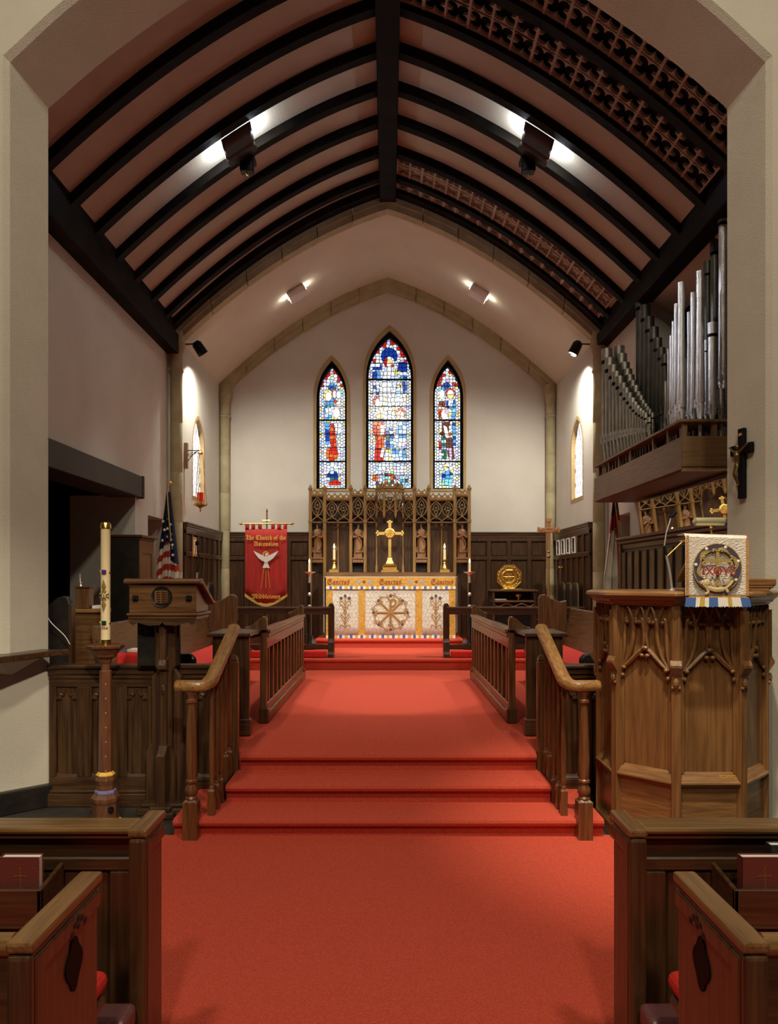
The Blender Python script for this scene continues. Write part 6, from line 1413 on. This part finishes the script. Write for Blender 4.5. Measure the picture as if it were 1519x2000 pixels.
# ================================================================ PEWS AND BOOKS
pd = wood('pew oak upright', (.045, .020, .008), (.095, .043, .016), 'z', .38, .35); pdx = wood('pew oak across', (.045, .020, .008), (.095, .043, .016), 'x', .38, .35); pdy = wood('pew oak lengthwise', (.06, .026, .009), (.125, .056, .020), 'z', .38, .35)
plx = wood('worn pew rail', (.15, .075, .022), (.25, .14, .045), 'x', .3, .4); ply = wood('worn pew cap', (.14, .068, .021), (.23, .12, .04), 'y', .3, .4)
def pewend(s, y0, y1, ztop, t, carved):
    X0 = s*.80; X1 = s*.852
    obj('end_panel', MB().box(X0+s*.008, X1, y0, y1, 0, ztop-.03), pdy, t, bevel=.006)
    obj('end_cap', MB().box(X0-s*.006, X1+s*.006, y0-.012, y1+.006, ztop-.028, ztop).box(X0+s*.0, X1, y0-.004, y1, ztop-.045, ztop-.028), ply, t, bevel=.010, seg=2)
    obj('front_edge', MB().box(X0-s*.002, X1+s*.002, y0-.016, y0+.012, 0, ztop-.03), pd, t, bevel=.010, seg=2)
    w_ = .05
    obj('frame_stile', MB().box(X0-s*.003, X0+s*.012, y0+.012, y0+.012+w_, 0, ztop-.045), pdy, t, bevel=.010, seg=2); obj('frame_rail', MB().box(X0-s*.002, X0+s*.012, y0+.02+w_*.6, y1, ztop-.045-w_, ztop-.046), pdy, t, bevel=.010, seg=2)
    if carved:
        yc_ = y0+.245; zc_ = ztop-.175
        pts = [(yc_+(.046+.007*math.cos(4*q*2*pi/40))*math.cos(q*2*pi/40), zc_+(.064+.006*math.cos(4*q*2*pi/40))*math.sin(q*2*pi/40)) for q in range(40)]
        obj('dark_quatrefoil_plate', MB().prism(pts, 'YZ', X0+s*.004, X0+s*.009), black, t)  # black plate on the solid end stands in for the hole's shade
        m = MB()
        for q, (a, b) in enumerate(((0, 0), (.022, .012), (-.022, .010), (.042, -.004), (-.04, -.006), (0, .02))): m.ball((X0+s*.004, y0+.255+a, ztop-.082+b), (.010, .018, .013), 8, 5)
        obj('carved_leaf', m, wbk, t, smooth=True)
def pew(s, k, lab):
    t = thing('pew', lab, 'pew', (s*1.6, 2.6 if k == 0 else 1.9, 0))
    far = s*3.0; a = s*.855
    if k == 0:
        y0, y1, zt_ = 2.54, 2.75, .872; pewend(s, y0, y1, zt_, t, False); yb_ = 2.58
        obj('top_rail', MB().box(a, far, yb_-.02, yb_+.10, .845, .868).box(a, far, yb_-.005, yb_+.08, .825, .845), plx, t, bevel=.010, seg=2)
        obj('back_board', MB().box(a, far, yb_+.03, yb_+.06, .05, .83), pdx, t)
        obj('cross_rail', MB().box(a, far, yb_+.005, yb_+.04, .715, .762), pdx, t, bevel=.006); obj('lower_rail', MB().box(a, far, yb_+.005, yb_+.04, .10, .20), pdx, t)
        for i in range(5): x = a+s*(.0+i*.36); obj('stile', MB().box(x, x+s*.085, yb_+.008, yb_+.04, .2, .715), pd, t, bevel=.006)
        for i in range(4): x = a+s*(.09+i*.36); obj('panel', MB().box(x, x+s*.265, yb_+.020, yb_+.032, .205, .71), pd, t, bevel=.008)
        rx0 = s*1.09; m = MB().box(rx0, s*1.9, yb_-.165, yb_-.150, .605, .72).box(rx0, s*1.9, yb_-.165, yb_+.01, .595, .607).prism([(yb_-.165, .60), (yb_-.165, .72), (yb_+.01, .745), (yb_+.01, .60)], 'YZ', rx0, rx0+s*.015); obj('book_rack', m, pdx, t, bevel=.003)
    else:
        y0, y1, zt_ = 1.73, 2.14, .885; pewend(s, y0, y1, zt_, t, True)
        obj('top_rail', MB().tube([(a, y0+.03, .862), (far, y0+.03, .862)], .026, 12), plx, t, smooth=True)
        obj('back_board', MB().box(a, far, y0+.02, y0+.045, .05, .845), pdx, t); obj('seat', MB().box(a, far, y0+.045, 2.33, .41, .44), pdx, t, bevel=.006)
        c = obj('pew_cushion', MB().box(a+s*.002 if False else s*.856, far, y0+.07, 2.37, .442, .50), redfab, None, bevel=.028, seg=3); tag(c, 'red pew seat cushion on the %s side of the aisle' % ('lectern' if s < 0 else 'pulpit'), 'cushion')
for s, nm in ((-1, 'lectern'), (1, 'pulpit')):
    pew(s, 0, 'dark oak front pew back with hymnal rack on the %s side' % nm); pew(s, 1, 'nearer oak pew with pierced carved end on the %s side' % nm)
redcov = mat('maroon book cloth', (.16, .035, .022), .6, 0, 0, .3, 200); blkcov = mat('black book cloth', (.02, .02, .024), .6)
def book(x0, x1, y0, y1, z0, z1, cov, lab, cross=True):
    t = thing('prayer_book', lab, 'book', ((x0+x1)/2, y0, z0), None)
    obj('cover', MB().box(x0, x1, y0, y0+.004, z0, z1).box(x0, x1, y1-.004, y1, z0, z1).box(x0 if x0 > 0 else x0, x0+.004, y0, y1, z0, z1), cov, t, bevel=.0015)
    obj('pages', MB().box(x0+.005, x1-.004, y0+.004, y1-.004, z0+.003, z1-.004), paper, t)
    if cross:
        xc_ = (x0+x1)/2+.005; m = MB().box(xc_-.0006, xc_+.0006, y0-.0008, y0, z1-.072*1.0-.07, z1-.028).box(xc_-.021, xc_+.021, y0-.0008, y0, z1-.0605, z1-.0590); obj('gold_cross', m, emb, t)
book(-1.235, -1.108, 2.44, 2.475, .608, .815, redcov, 'maroon prayer book with gold cross in the lectern side pew rack')
book(1.125, 1.262, 2.44, 2.475, .608, .815, redcov, 'maroon prayer book with gold cross in the pulpit side pew rack')
book(1.235, 1.36, 2.478, 2.515, .608, .84, blkcov, 'black book behind the maroon prayer book in the pew rack', False)
maro = mat('maroon leather', (.13, .05, .05), .3, 0, 0, .3, 40)
for s, nm in ((-1, 'lectern'), (1, 'pulpit')):
    t = thing('kneeler', 'maroon padded kneeler low behind the front pew on the %s side' % nm, 'kneeler', (s*1.2, 2.35, 0))
    obj('pad', MB().box(s*.815, s*2.6, 2.38, 2.50, .25, .325), maro, t, bevel=.02, seg=3); obj('board', MB().box(s*.83, s*2.6, 2.40, 2.48, .20, .25), pdx, t)
    for x in (.93, 1.7, 2.5): obj('leg', MB().box(s*x, s*(x+.04), 2.41, 2.47, 0, .20), pdx, t)
